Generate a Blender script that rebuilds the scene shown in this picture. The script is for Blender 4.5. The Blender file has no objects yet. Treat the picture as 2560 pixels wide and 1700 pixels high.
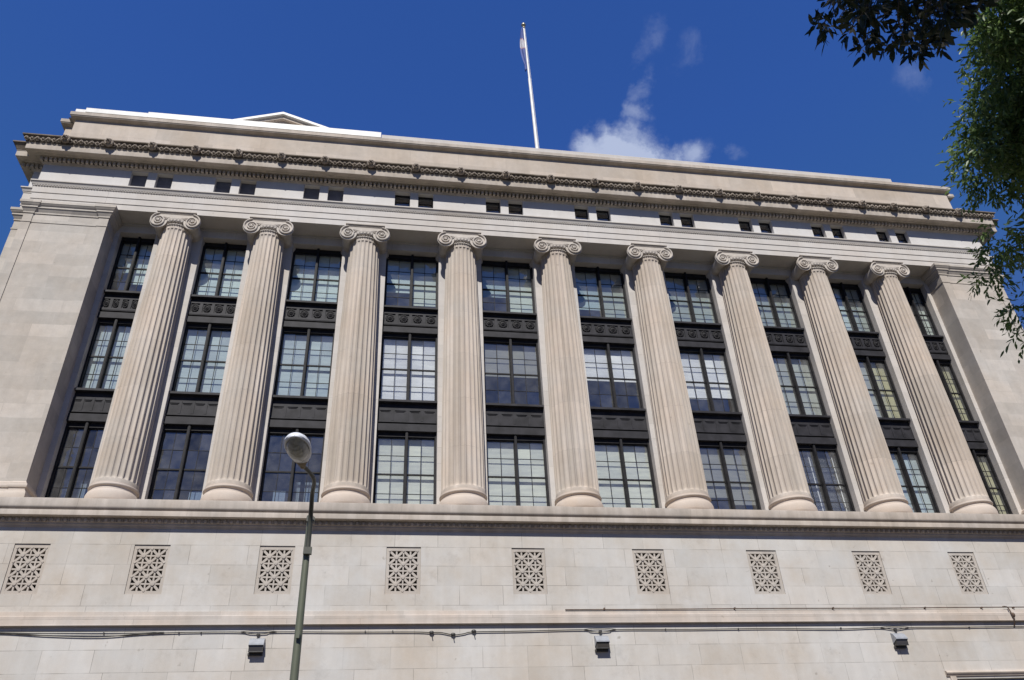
import bpy, bmesh, math, random
import numpy as np
from mathutils import Vector, Matrix, noise
random.seed(7)
R = math.radians
PI = math.pi
scene = bpy.context.scene
COL = scene.collection

# ------------------------------------------------------------------ camera
yaw, pitch, roll = R(10.55), R(33.542), R(-3.041)
F = Vector((math.sin(yaw)*math.cos(pitch), math.cos(yaw)*math.cos(pitch), math.sin(pitch)))
rr = Vector((math.cos(yaw), -math.sin(yaw), 0))
uu = rr.cross(F)
cr, sr = math.cos(roll), math.sin(roll)
right = cr*rr + sr*uu
up = -sr*rr + cr*uu
cam_d = bpy.data.cameras.new('camera')
cam = bpy.data.objects.new('camera', cam_d)
COL.objects.link(cam)
M = Matrix((right, up, -F)).transposed().to_4x4()
M.translation = Vector((-6.726, -25.25, -10.314))
cam.matrix_world = M
cam_d.sensor_width = 36
cam_d.lens = 27.938
cam_d.clip_end = 6000
cam_d.clip_start = 0.05
scene.camera = cam

# ------------------------------------------------------------------ light
SUN_TO = Vector((-0.24, -1.0, 1.15)).normalized()
sun_el = math.asin(SUN_TO.z)
world = bpy.data.worlds.new('World')
scene.world = world
world.use_nodes = True
wt = world.node_tree
for n in list(wt.nodes): wt.nodes.remove(n)
def WN(t, **kw):
    n = wt.nodes.new(t)
    for k, v in kw.items(): setattr(n, k, v)
    return n
def WL(a, b): wt.links.new(a, b)
sky = WN('ShaderNodeTexSky', sky_type='NISHITA')
sky.sun_disc = False
sky.sun_elevation = sun_el
sky.sun_rotation = R(180) + math.atan2(0.24, 1.0)
sky.altitude = 300
sky.air_density = 1.0
sky.dust_density = 0.0
sky.ozone_density = 3.0
hs = WN('ShaderNodeHueSaturation')
hs.inputs['Saturation'].default_value = 1.18
hs.inputs['Value'].default_value = 1.0
WL(sky.outputs[0], hs.inputs['Color'])
tint = WN('ShaderNodeMix', data_type='RGBA', blend_type='MULTIPLY'); tint.inputs['Factor'].default_value = 1
WL(hs.outputs[0], tint.inputs[6]); tint.inputs[7].default_value = (.92, 1.10, 1.74, 1)
tcw = WN('ShaderNodeTexCoord')
# a few wisps of cloud low over the roof, as soft spots on the sky sphere broken up by noise
nz = WN('ShaderNodeTexNoise'); nz.inputs['Scale'].default_value = 9; nz.inputs['Detail'].default_value = 6
nz.inputs['Roughness'].default_value = .62
WL(tcw.outputs['Generated'], nz.inputs['Vector'])
sub = WN('ShaderNodeVectorMath', operation='SUBTRACT'); sub.inputs[1].default_value = (.5, .5, .5)
WL(nz.outputs['Color'], sub.inputs[0])
scl = WN('ShaderNodeVectorMath', operation='SCALE'); scl.inputs['Scale'].default_value = .11
WL(sub.outputs[0], scl.inputs[0])
add = WN('ShaderNodeVectorMath', operation='ADD')
WL(tcw.outputs['Generated'], add.inputs[0]); WL(scl.outputs[0], add.inputs[1])
spots = [((0.2680, .6490, .7110), .062, 1.2), ((0.2400, .6540, .7170), .048, .95), ((0.2950, .6450, .7060), .054, 1.1), ((0.3200, .6370, .7010), .040, .8),
         ((0.2860, .6260, .7250), .040, .75), ((0.3500, .6270, .6960), .042, .7), ((0.2830, .6000, .7480), .030, .55),
         ((0.2850, .5800, .7640), .026, .44), ((0.2700, .5560, .7870), .026, .27), ((0.2850, .5420, .7910), .024, .26), ((0.3290, .5380, .7760), .034, .26),
         ((0.3960, .6080, .6880), .018, .33), ((0.5478, .4736, .6897), .035, .30), ((0.5900, .4100, .6950), .05, .30)]
prev = None
for c, r_, s_ in spots:
    c = Vector(c).normalized()
    d = WN('ShaderNodeVectorMath', operation='DISTANCE'); d.inputs[1].default_value = c
    WL(add.outputs[0], d.inputs[0])
    mr = WN('ShaderNodeMapRange', interpolation_type='SMOOTHSTEP')
    mr.inputs['From Min'].default_value = r_; mr.inputs['From Max'].default_value = r_*.15
    mr.inputs['To Min'].default_value = 0; mr.inputs['To Max'].default_value = s_
    WL(d.outputs['Value'], mr.inputs['Value'])
    if prev is None: prev = mr.outputs[0]
    else:
        mx = WN('ShaderNodeMath', operation='MAXIMUM'); WL(prev, mx.inputs[0]); WL(mr.outputs[0], mx.inputs[1]); prev = mx.outputs[0]
nz2 = WN('ShaderNodeTexNoise'); nz2.inputs['Scale'].default_value = 17; nz2.inputs['Detail'].default_value = 9
nz2.inputs['Roughness'].default_value = .66; nz2.inputs['Distortion'].default_value = .6
WL(tcw.outputs['Generated'], nz2.inputs['Vector'])
m1 = WN('ShaderNodeMath', operation='MULTIPLY_ADD'); WL(nz2.outputs['Fac'], m1.inputs[0]); m1.inputs[1].default_value = 1.9; m1.inputs[2].default_value = -1.12
m2 = WN('ShaderNodeMath', operation='MULTIPLY_ADD'); WL(prev, m2.inputs[0]); m2.inputs[1].default_value = 1.5; WL(m1.outputs[0], m2.inputs[2]); m2.use_clamp = True
m3 = WN('ShaderNodeMath', operation='MULTIPLY'); m4 = WN('ShaderNodeMath', operation='MULTIPLY'); WL(prev, m4.inputs[0]); m4.inputs[1].default_value = 1.1
m4.use_clamp = True; WL(m2.outputs[0], m3.inputs[0]); WL(m4.outputs[0], m3.inputs[1])
mu = m3
mixc = WN('ShaderNodeMix', data_type='RGBA')
WL(mu.outputs[0], mixc.inputs['Factor']); # hold the glare round the (hidden) sun down to a clear sky's brightness
lim = WN('ShaderNodeVectorMath', operation='MINIMUM'); lim.inputs[1].default_value = (.62, 1.32, 4.0)
WL(tint.outputs[2], lim.inputs[0]); WL(lim.outputs[0], mixc.inputs[6])
mixc.inputs[7].default_value = (5.0, 5.8, 8.0, 1)
bg = WN('ShaderNodeBackground'); bg.inputs['Strength'].default_value = 0.07
WL(mixc.outputs[2], bg.inputs['Color'])
wo = WN('ShaderNodeOutputWorld'); WL(bg.outputs[0], wo.inputs['Surface'])

sd = bpy.data.lights.new('sun', 'SUN'); sd.energy = 4.0; sd.angle = R(.53); sd.color = (1.0, .968, .905)
sun = bpy.data.objects.new('sun', sd); COL.objects.link(sun)
sun.rotation_euler = SUN_TO.to_track_quat('Z', 'Y').to_euler()
sun.location = (-20, -60, 60)
scene.view_settings.view_transform = 'Standard'
scene.view_settings.look = 'None'
scene.view_settings.exposure = 0.35
scene.view_settings.gamma = 1
scene.cycles.use_denoising = True
scene.cycles.max_bounces = 8
scene.cycles.transparent_max_bounces = 16

# ------------------------------------------------------------------ mesh helpers
class MB:
    def __init__(s): s.v = []; s.f = []; s.m = []
    def add(s, vs, fs, mi=0):
        o = len(s.v); s.v += [tuple(v) for v in vs]
        s.f += [tuple(i+o for i in f) for f in fs]; s.m += [mi]*len(fs)
    def box(s, x0, x1, y0, y1, z0, z1, mi=0):
        s.add([(x, y, z) for x in (x0, x1) for y in (y0, y1) for z in (z0, z1)],
              [(0,1,3,2),(4,6,7,5),(0,4,5,1),(2,3,7,6),(0,2,6,4),(1,5,7,3)], mi)
    def quad(s, a, b, c, d, mi=0): s.add([a, b, c, d], [(0,1,2,3)], mi)
    def lathe(s, prof, seg=48, c=(0,0,0), axis='z', mi=0, a0=0, a1=2*PI, cap=True):
        n = len(prof); full = abs(a1-a0-2*PI) < 1e-6
        k = seg if full else seg+1
        vs = []
        for i in range(k):
            a = a0+(a1-a0)*i/seg
            for (r, z) in prof:
                p = (r*math.cos(a), r*math.sin(a), z)
                if axis == 'y': p = (p[0], p[2], p[1])
                vs.append((p[0]+c[0], p[1]+c[1], p[2]+c[2]))
        fs = []
        for i in range(seg):
            j = (i+1) % k
            for q in range(n-1): fs.append((i*n+q, j*n+q, j*n+q+1, i*n+q+1))
        if cap and full:
            fs.append(tuple(i*n for i in range(k))); fs.append(tuple(i*n+n-1 for i in range(k)))
        s.add(vs, fs, mi)
    def tube(s, pts, rad, seg=8, mi=0, flat=None, cap=True):
        pts = [Vector(p) for p in pts]; n = len(pts)
        if not isinstance(rad, (list, tuple)): rad = [rad]*n
        t0 = (pts[1]-pts[0]).normalized()
        ref = Vector((0,0,1)) if abs(t0.z) < .9 else Vector((1,0,0))
        a = t0.cross(ref).normalized(); vs = []
        for i, p in enumerate(pts):
            t = (pts[min(i+1, n-1)]-pts[max(i-1, 0)]).normalized()
            a = (a-t*a.dot(t)).normalized(); b = t.cross(a)
            for k in range(seg):
                g = 2*PI*k/seg
                vs.append(p+(a*math.cos(g)+b*math.sin(g))*rad[i])
        fs = [(i*seg+k, i*seg+(k+1)%seg, (i+1)*seg+(k+1)%seg, (i+1)*seg+k) for i in range(n-1) for k in range(seg)]
        if cap: fs += [tuple(range(seg)), tuple((n-1)*seg+k for k in range(seg))]
        s.add(vs, fs, mi)
    def ball(s, c, r, nu=10, nv=7, mi=0, wob=0, seed=0):
        if not isinstance(r, (list, tuple)): r = (r, r, r)
        vs = [(c[0], c[1], c[2]-r[2])]
        for j in range(1, nv):
            ph = -PI/2+PI*j/nv
            for i in range(nu):
                th = 2*PI*i/nu; d = Vector((math.cos(th)*math.cos(ph), math.sin(th)*math.cos(ph), math.sin(ph)))
                w = 1+(wob*noise.noise(d*2.3+Vector((seed, seed*.7, 0))) if wob else 0)
                vs.append((c[0]+d.x*r[0]*w, c[1]+d.y*r[1]*w, c[2]+d.z*r[2]*w))
        vs.append((c[0], c[1], c[2]+r[2])); fs = []
        for i in range(nu):
            fs.append((0, 1+(i+1) % nu, 1+i)); fs.append((len(vs)-1, 1+(nv-2)*nu+i, 1+(nv-2)*nu+(i+1) % nu))
            for j in range(nv-2): fs.append((1+j*nu+i, 1+j*nu+(i+1) % nu, 1+(j+1)*nu+(i+1) % nu, 1+(j+1)*nu+i))
        s.add(vs, fs, mi)
    def sweep(s, path, prof, mi=0):
        """prof: (outward offset, z) pairs, carried along a plan path with mitred corners; outside is to the right."""
        P = [Vector(p) for p in path]; nrm = []
        for a, b in zip(P, P[1:]):
            d = (b-a).normalized(); nrm.append(Vector((d.y, -d.x)))
        vs = []
        for i, p in enumerate(P):
            if i == 0: m = nrm[0]
            elif i == len(P)-1: m = nrm[-1]
            else: m = (nrm[i-1]+nrm[i])/(1+nrm[i-1].dot(nrm[i]))
            for o, z in prof: vs.append((p.x+m.x*o, p.y+m.y*o, z))
        n = len(prof)
        s.add(vs, [(i*n+j, i*n+j+1, (i+1)*n+j+1, (i+1)*n+j) for i in range(len(P)-1) for j in range(n-1)], mi)
    def wall(s, x0, x1, z0, z1, y, holes, depth=.3, mi=0, back=False):
        """a wall face with rectangular openings (hx0,hx1,hz0,hz1) and their reveals"""
        xs = sorted({x0, x1, *[h[0] for h in holes], *[h[1] for h in holes]})
        for a, b in zip(xs, xs[1:]):
            h = [h for h in holes if h[0] <= a+1e-6 and h[1] >= b-1e-6]
            if h:
                h = h[0]
                if h[3] < z1: s.quad((a,y,h[3]), (b,y,h[3]), (b,y,z1), (a,y,z1), mi)
                if h[2] > z0: s.quad((a,y,z0), (b,y,z0), (b,y,h[2]), (a,y,h[2]), mi)
            else: s.quad((a,y,z0), (b,y,z0), (b,y,z1), (a,y,z1), mi)
        for (a, b, c, d) in holes:
            Y = y+depth
            s.quad((a,y,c), (a,Y,c), (a,Y,d), (a,y,d), mi); s.quad((b,y,c), (b,y,d), (b,Y,d), (b,Y,c), mi)
            s.quad((a,y,d), (a,Y,d), (b,Y,d), (b,y,d), mi); s.quad((a,y,c), (b,y,c), (b,Y,c), (a,Y,c), mi)
            if back: s.quad((a,Y,c), (b,Y,c), (b,Y,d), (a,Y,d), mi)
    def build(s, name, mats, parent=None, smooth=None, bevel=None, loc=None):
        me = bpy.data.meshes.new(name)
        me.from_pydata(s.v, [], s.f)
        if not isinstance(mats, (list, tuple)): mats = [mats]
        for m in mats: me.materials.append(m)
        if len(mats) > 1: me.polygons.foreach_set('material_index', s.m)
        me.update()
        if smooth is not None:
            me.shade_smooth(); me.set_sharp_from_angle(angle=R(smooth))
        o = bpy.data.objects.new(name, me); COL.objects.link(o)
        if parent: o.parent = parent
        if loc: o.location = loc
        if bevel:
            b = o.modifiers.new('bevel', 'BEVEL'); b.width = bevel; b.segments = 2; b.limit_method = 'ANGLE'; b.harden_normals = False
        return o
def tag(o, label=None, cat=None, group=None, kind=None):
    if label: o['label'] = label
    if cat: o['category'] = cat
    if group: o['group'] = group
    if kind: o['kind'] = kind
    return o
def empty(name, loc=(0,0,0)):
    o = bpy.data.objects.new(name, None); COL.objects.link(o); o.location = loc; return o

# ------------------------------------------------------------------ materials
def newmat(name):
    m = bpy.data.materials.new(name); m.use_nodes = True
    nt = m.node_tree; b = nt.nodes['Principled BSDF']
    return m, nt, b
def N(nt, t, **kw):
    n = nt.nodes.new(t)
    for k, v in kw.items(): setattr(n, k, v)
    return n
def noise_node(nt, vec, scale, detail=5, rough=.55, stretch=None):
    if stretch:
        mp = N(nt, 'ShaderNodeMapping'); mp.inputs['Scale'].default_value = stretch
        nt.links.new(vec, mp.inputs['Vector']); vec = mp.outputs[0]
    n = N(nt, 'ShaderNodeTexNoise'); n.inputs['Scale'].default_value = scale
    n.inputs['Detail'].default_value = detail; n.inputs['Roughness'].default_value = rough
    nt.links.new(vec, n.inputs['Vector']); return n.outputs['Fac']
def ramp(nt, src, a, b, ca, cb):
    r = N(nt, 'ShaderNodeValToRGB'); e = r.color_ramp.elements
    e[0].position = a; e[1].position = b; e[0].color = (*ca, 1); e[1].color = (*cb, 1)
    nt.links.new(src, r.inputs[0]); return r.outputs[0]
def mixrgb(nt, mode, fac, a, b):
    m = N(nt, 'ShaderNodeMix', data_type='RGBA', blend_type=mode)
    for sock, v in ((m.inputs['Factor'], fac), (m.inputs[6], a), (m.inputs[7], b)):
        if isinstance(v, (int, float)): sock.default_value = v
        elif isinstance(v, tuple): sock.default_value = (*v, 1)
        else: nt.links.new(v, sock)
    return m.outputs[2]
def stone(name, col, warm, brick=None, joint=.25, var=.10, streak=.25, dirt=0., rough=.85, bump=.15, off=(0,0), spots=.5):
    """limestone: blocks of slightly different tone, thin joints, warm blooms, faint vertical streaks"""
    m, nt, b = newmat(name)
    g = N(nt, 'ShaderNodeNewGeometry'); pos = g.outputs['Position']
    n1 = noise_node(nt, pos, .55, 5, .6)
    c = mixrgb(nt, 'MIX', ramp(nt, n1, .35, .68, (0,0,0), (1,1,1)), tuple(col), tuple(warm))
    n2 = noise_node(nt, pos, 3.2, 6, .62)
    c = mixrgb(nt, 'MULTIPLY', 1.0, c, ramp(nt, n2, .25, .75, (1-var*.7,)*3, (1+var*.5,)*3))
    ns = noise_node(nt, pos, 1.0, 4, .6, (2.6, 2.6, .16))
    c = mixrgb(nt, 'MULTIPLY', streak, c, ramp(nt, ns, .42, .62, (.80,.79,.77), (1.04,1.03,1.02)))
    nf = noise_node(nt, pos, 38, 3, .6)
    c = mixrgb(nt, 'MULTIPLY', .5, c, ramp(nt, nf, .3, .7, (.93,.93,.93), (1.05,1.05,1.05)))
    hgt = None
    if brick:
        sp = N(nt, 'ShaderNodeSeparateXYZ'); nt.links.new(pos, sp.inputs[0])
        ad = N(nt, 'ShaderNodeMath', operation='ADD'); nt.links.new(sp.outputs[0], ad.inputs[0]); nt.links.new(sp.outputs[1], ad.inputs[1])
        a2 = N(nt, 'ShaderNodeMath', operation='ADD'); nt.links.new(ad.outputs[0], a2.inputs[0]); a2.inputs[1].default_value = 60+off[0]
        a3 = N(nt, 'ShaderNodeMath', operation='ADD'); nt.links.new(sp.outputs[2], a3.inputs[0]); a3.inputs[1].default_value = 40+off[1]
        cb = N(nt, 'ShaderNodeCombineXYZ'); nt.links.new(a2.outputs[0], cb.inputs[0]); nt.links.new(a3.outputs[0], cb.inputs[1])
        bt = N(nt, 'ShaderNodeTexBrick'); bt.offset = .5; bt.squash = 1.25; bt.squash_frequency = 3
        bt.inputs['Scale'].default_value = 1; bt.inputs['Brick Width'].default_value = brick[0]; bt.inputs['Row Height'].default_value = brick[1]
        bt.inputs['Mortar Size'].default_value = .007; bt.inputs['Mortar Smooth'].default_value = .2
        bt.inputs['Color1'].default_value = (1-var*1.0, 1-var*1.05, 1-var*1.1, 1); bt.inputs['Color2'].default_value = (1+var*.55, 1+var*.42, 1+var*.35, 1)
        bt.inputs['Mortar'].default_value = (1, 1, 1, 1)
        nt.links.new(cb.outputs[0], bt.inputs['Vector'])
        c = mixrgb(nt, 'MULTIPLY', 1.0, c, bt.outputs['Color'])
        # joints stand out only in places
        nj = noise_node(nt, pos, 1.1, 3, .6)
        jf = N(nt, 'ShaderNodeMath', operation='MULTIPLY'); nt.links.new(bt.outputs['Fac'], jf.inputs[0])
        nt.links.new(ramp(nt, nj, .38, .62, (joint*.25,)*3, (joint*1.6,)*3), jf.inputs[1])
        c = mixrgb(nt, 'MIX', jf.outputs[0], c, (col[0]*.35, col[1]*.33, col[2]*.31)); hgt = bt.outputs['Fac']
    if dirt:
        nd = noise_node(nt, pos, 2.0, 7, .7)
        c = mixrgb(nt, 'MULTIPLY', dirt, c, ramp(nt, nd, .45, .7, (1,1,1), (.45,.42,.38)))
    oi = N(nt, 'ShaderNodeObjectInfo')
    if 'column' in name or 'capital' in name: c = mixrgb(nt, 'MULTIPLY', 1, c, ramp(nt, oi.outputs['Random'], 0, 1, (.94,.935,.93), (1.04,1.04,1.045)))
    # small pits and stains
    np_ = noise_node(nt, pos, 4.5, 2, .5)
    c = mixrgb(nt, 'MULTIPLY', spots, c, ramp(nt, np_, .73, .80, (1,1,1), (.62,.60,.57)))
    nq = noise_node(nt, pos, .33, 6, .68)
    c = mixrgb(nt, 'MULTIPLY', spots, c, ramp(nt, nq, .44, .64, (1.02,1.02,1.02), (.93,.885,.83)))
    nr = noise_node(nt, pos, 1.7, 7, .72)
    c = mixrgb(nt, 'MULTIPLY', spots, c, ramp(nt, nr, .56, .74, (1,1,1), (.84,.83,.82)))
    nt.links.new(c, b.inputs['Base Color'])
    b.inputs['Roughness'].default_value = rough; b.inputs['Specular IOR Level'].default_value = .25
    bp_ = N(nt, 'ShaderNodeBump'); bp_.inputs['Strength'].default_value = bump; bp_.inputs['Distance'].default_value = .012
    nt.links.new(nf, bp_.inputs['Height']); nt.links.new(bp_.outputs[0], b.inputs['Normal'])
    return m
def plain(name, col, rough=.5, metal=0, var=.12, scale=3., spec=.5, bumpy=0):
    m, nt, b = newmat(name)
    tc = N(nt, 'ShaderNodeTexCoord')
    n1 = noise_node(nt, tc.outputs['Object'], scale, 6, .6)
    c = mixrgb(nt, 'MULTIPLY', 1.0, tuple(col), ramp(nt, n1, .3, .7, (1-var,)*3, (1+var,)*3))
    nt.links.new(c, b.inputs['Base Color']); b.inputs['Roughness'].default_value = rough
    b.inputs['Metallic'].default_value = metal; b.inputs['Specular IOR Level'].default_value = spec
    if bumpy:
        bp_ = N(nt, 'ShaderNodeBump'); bp_.inputs['Strength'].default_value = bumpy; bp_.inputs['Distance'].default_value = .01
        nt.links.new(n1, bp_.inputs['Height']); nt.links.new(bp_.outputs[0], b.inputs['Normal'])
    return m
ST_PALE = stone('limestone_pale', (.56,.535,.515), (.55,.515,.48), (1.55,.62), joint=.30, var=.07, streak=.22)
ST_POD = stone('limestone_podium', (.545,.532,.508), (.52,.480,.43), (1.35,.6), joint=.55, var=.065, streak=.2, off=(.3,.2), spots=.9)
ST_FRIEZE = stone('limestone_frieze', (.60,.585,.575), (.59,.565,.54), None, var=.05, streak=.15)
ST_ARCH = stone('limestone_architrave', (.58,.555,.53), (.57,.53,.49), (3.2,3.0), joint=.35, var=.05, streak=.2)
ST_WARM = stone('limestone_warm', (.53,.475,.42), (.535,.46,.385), (1.7,.62), joint=.22, var=.13, streak=.25, off=(.7,.1))
ST_ANTA = stone('limestone_buff', (.51,.48,.44), (.51,.46,.405), (1.25,.52), joint=.16, var=.15, streak=.2, off=(.1,.25))
ST_COL = stone('limestone_column', (.545,.497,.445), (.555,.48,.41), (9.,1.9), joint=.3, var=.08, streak=.85)
ST_CAP = stone('limestone_capital', (.56,.52,.475), (.54,.485,.43), None, var=.10, streak=.2, dirt=.15)
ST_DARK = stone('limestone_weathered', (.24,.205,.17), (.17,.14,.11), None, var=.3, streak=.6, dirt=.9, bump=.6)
ST_CORN = stone('limestone_cornice', (.52,.475,.43), (.50,.44,.38), (1.6,5.), joint=.3, var=.09, streak=.7, dirt=.2)
ST_GRILLE = stone('limestone_grille', (.46,.425,.385), (.45,.40,.35), None, var=.08, streak=.3)
IRON = plain('black_iron', (.018,.017,.019), .62, 0, .4, 5, .22)
IRON2 = plain('grey_iron', (.026,.025,.029), .62, 0, .5, 2.2, .25)
DARKV = plain('dark_void', (.018,.015,.012), .9)
ROOM = plain('interior_plaster', (.22,.21,.20), .9)
WHITE_METAL = plain('white_coated_metal', (.60,.59,.57), .5, 0, .14, 3)
def glass_mat(name, tint, refl):
    m = bpy.data.materials.new(name); m.use_nodes = True; nt = m.node_tree
    for n in list(nt.nodes): nt.nodes.remove(n)
    tr = N(nt, 'ShaderNodeBsdfTransparent'); tr.inputs[0].default_value = (*tint, 1)
    gl = N(nt, 'ShaderNodeBsdfGlossy'); gl.inputs['Roughness'].default_value = .02; gl.inputs[0].default_value = (.95,.97,1,1)
    lw = N(nt, 'ShaderNodeLayerWeight'); lw.inputs[0].default_value = .5
    fr = N(nt, 'ShaderNodeMath', operation='POWER'); nt.links.new(lw.outputs['Facing'], fr.inputs[0]); fr.inputs[1].default_value = 4
    g = N(nt, 'ShaderNodeNewGeometry')
    n1 = noise_node(nt, g.outputs['Position'], 2.2, 2, .5)
    bp_ = N(nt, 'ShaderNodeBump'); bp_.inputs['Strength'].default_value = .5; bp_.inputs['Distance'].default_value = .03
    nt.links.new(n1, bp_.inputs['Height']); nt.links.new(bp_.outputs[0], gl.inputs['Normal'])
    ma = N(nt, 'ShaderNodeMath', operation='MULTIPLY_ADD'); nt.links.new(fr.outputs[0], ma.inputs[0])
    ma.inputs[1].default_value = refl; ma.use_clamp = True
    isl = g.outputs['Random Per Island']
    mr_ = N(nt, 'ShaderNodeMapRange'); mr_.inputs['To Min'].default_value = .12; mr_.inputs['To Max'].default_value = .24
    nt.links.new(isl, mr_.inputs['Value']); nt.links.new(mr_.outputs[0], ma.inputs[2])
    mx = N(nt, 'ShaderNodeMixShader'); nt.links.new(ma.outputs[0], mx.inputs[0])
    nt.links.new(tr.outputs[0], mx.inputs[1]); nt.links.new(gl.outputs[0], mx.inputs[2])
    # dust on the panes
    df = N(nt, 'ShaderNodeBsdfDiffuse'); df.inputs[0].default_value = (.45,.45,.45,1)
    n2 = noise_node(nt, g.outputs['Position'], 2.6, 5, .65)
    mx2 = N(nt, 'ShaderNodeMixShader'); m5 = N(nt, 'ShaderNodeMath', operation='FRACT'); m6 = N(nt, 'ShaderNodeMath', operation='MULTIPLY'); m6.inputs[1].default_value = 7.31
    nt.links.new(isl, m6.inputs[0]); nt.links.new(m6.outputs[0], m5.inputs[0])
    nt.links.new(mixrgb(nt, 'MIX', m5.outputs[0], ramp(nt, n2, .4, .8, (.02,)*3, (.09,)*3), ramp(nt, n2, .3, .75, (.05,)*3, (.20,)*3)), mx2.inputs[0])
    nt.links.new(mx.outputs[0], mx2.inputs[1]); nt.links.new(df.outputs[0], mx2.inputs[2])
    o = N(nt, 'ShaderNodeOutputMaterial'); nt.links.new(mx2.outputs[0], o.inputs[0])
    return m
GLASS_CLEAR = glass_mat('window_glass', (.92,.945,.95), 2.2)
GLASS_TEAL = glass_mat('window_glass_teal', (.83,.89,.90), 2.6)
GLASS_NAVY = glass_mat('window_glass_dark', (.50,.56,.66), 2.4)
def blind_mat(name, col):
    m, nt, b = newmat(name)
    g = N(nt, 'ShaderNodeNewGeometry')
    n1 = noise_node(nt, g.outputs['Position'], 1.0, 4, .6, (1.2, 1, 9))
    c = mixrgb(nt, 'MULTIPLY', 1, tuple(col), ramp(nt, n1, .35, .65, (.88,.88,.9), (1.06,1.06,1.04)))
    nt.links.new(c, b.inputs['Base Color']); b.inputs['Roughness'].default_value = .8
    return m
BL = {'w': blind_mat('blind_white', (.84,.84,.85)), 'b': blind_mat('blind_pale_blue', (.50,.58,.60)), 'g': blind_mat('blind_grey_green', (.44,.46,.42)),
      'd': blind_mat('blind_dark_grey', (.30,.30,.28)), 'y': blind_mat('blind_yellowed', (.52,.49,.30)), 't': blind_mat('blind_teal', (.74,.80,.77)),
      'c': blind_mat('blind_cream', (.70,.71,.63))}

# ------------------------------------------------------------------ setting
ground_mat = plain('ground_lawn', (.03,.04,.018), .95, 0, .3, .8)
asphalt = plain('asphalt', (.04,.038,.035), .9, 0, .25, 1.5)
paving = stone('paving', (.15,.125,.10), (.13,.11,.09), (1.2,1.2), joint=.4, var=.1)
kerbm = plain('kerb_stone', (.34,.33,.31), .85, 0, .15, 2)
GZ = -11.95
mb = MB(); mb.quad((-1500,-1500,GZ), (1500,-1500,GZ), (1500,1500,GZ), (-1500,1500,GZ)); tag(mb.build('ground', ground_mat), kind='structure')
mb = MB(); mb.quad((-400,-22,GZ+.004), (400,-22,GZ+.004), (400,-12,GZ+.004), (-400,-12,GZ+.004)); tag(mb.build('road', asphalt), kind='structure')
mb = MB()
for y in (-17.06, -16.86): mb.quad((-400,y-.05,GZ+.008), (400,y-.05,GZ+.008), (400,y+.05,GZ+.008), (-400,y+.05,GZ+.008))
tag(mb.build('road_markings', plain('yellow_paint', (.55,.38,.06), .7)), kind='structure')
mb = MB(); mb.box(-400,400,-11.85,-.74,GZ-.3,GZ+.13); tag(mb.build('sidewalk', paving), kind='structure')
mb = MB(); mb.box(-400,400,-28,-22.15,GZ-.3,GZ+.13); tag(mb.build('pavement', paving), kind='structure')
mb = MB(); mb.box(-400,400,-12,-11.85,GZ-.3,GZ+.134); mb.box(-400,400,-22.15,-22,GZ-.3,GZ+.134); tag(mb.build('kerb', kerbm), kind='structure')

# ------------------------------------------------------------------ the building
def XS(s):
    t = (s-4)/4.5
    return 4*(s-4)-1.274*t**3
COLX = [XS(i) for i in range(9)]
FY = -.55            # architrave / frieze face
PY = .27             # pier face
WY = -.736           # podium wall face
bld = tag(empty('courthouse', (0, 7, GZ)), 'long limestone civic building with nine fluted ionic columns above a plain high base', 'building')
bld.location = (0,0,0)
B = bld
YB = 22
def plan(f, dx=0, notch=.45, w=20.5, wn=21.0):
    """plan of the upper block: front face y=f, set back corner strips"""
    w += dx; wn += dx
    return [(-wn,YB),(-wn,f+notch),(-w,f+notch),(-w,f),(w,f),(w,f+notch),(wn,f+notch),(wn,YB)]
# lower wall
gr_w = 1.08; gr_z0, gr_z1 = -3.27, -1.80
gx = [XS(b-.5) for b in range(10)]
def msc(s):
    t = (s-4)/4.5; return 1-.10*t*t
holes = [(x-gr_w/2*msc(b-.5), x+gr_w/2*msc(b-.5), gr_z0, gr_z1) for b, x in enumerate(gx)]
mb = MB()
mb.wall(-21.4, 21.4, -3.83, -1.03, WY, holes, .09)
mb.wall(-21.4, 21.4, -5.85, -4.10, WY, [])
wh = [(x-1.35, x+1.35, -9.2, -5.93) for x in (-12.9, -8.6, -4.3, 0, 4.3, 8.6, 12.9)]
wh = [(-1.35, 1.35, -9.2, -5.93)]
win_low = [13.05]
mb.wall(-21.4, 21.4, GZ, -5.85, WY, [(11.62,14.48,-9.4,-5.93)], .35)
mb.quad((-21.4,WY,GZ), (-21.4,YB,GZ), (-21.4,YB,-.5), (-21.4,WY,-.5)); mb.quad((21.4,WY,GZ), (21.4,YB,GZ), (21.4,YB,-.5), (21.4,WY,-.5))
mb.build('base_wall', ST_POD, B)
# belt course
mb = MB(); pl = [(-21.4,YB),(-21.4,WY),(21.4,WY),(21.4,YB)]
mb.sweep(pl, [(0,-3.77),(.045,-3.775),(.05,-3.83),(.055,-3.895),(.085,-3.90),(.10,-3.915),(.10,-4.14),(.115,-4.145),(.115,-4.165),(.0,-4.17)])
mb.build('belt_course', ST_WARM and stone('limestone_belt', (.53,.49,.45), (.53,.45,.38), (2.1,6.), joint=.35, var=.08, streak=.4, off=(.5,0)), B, smooth=30)
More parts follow.
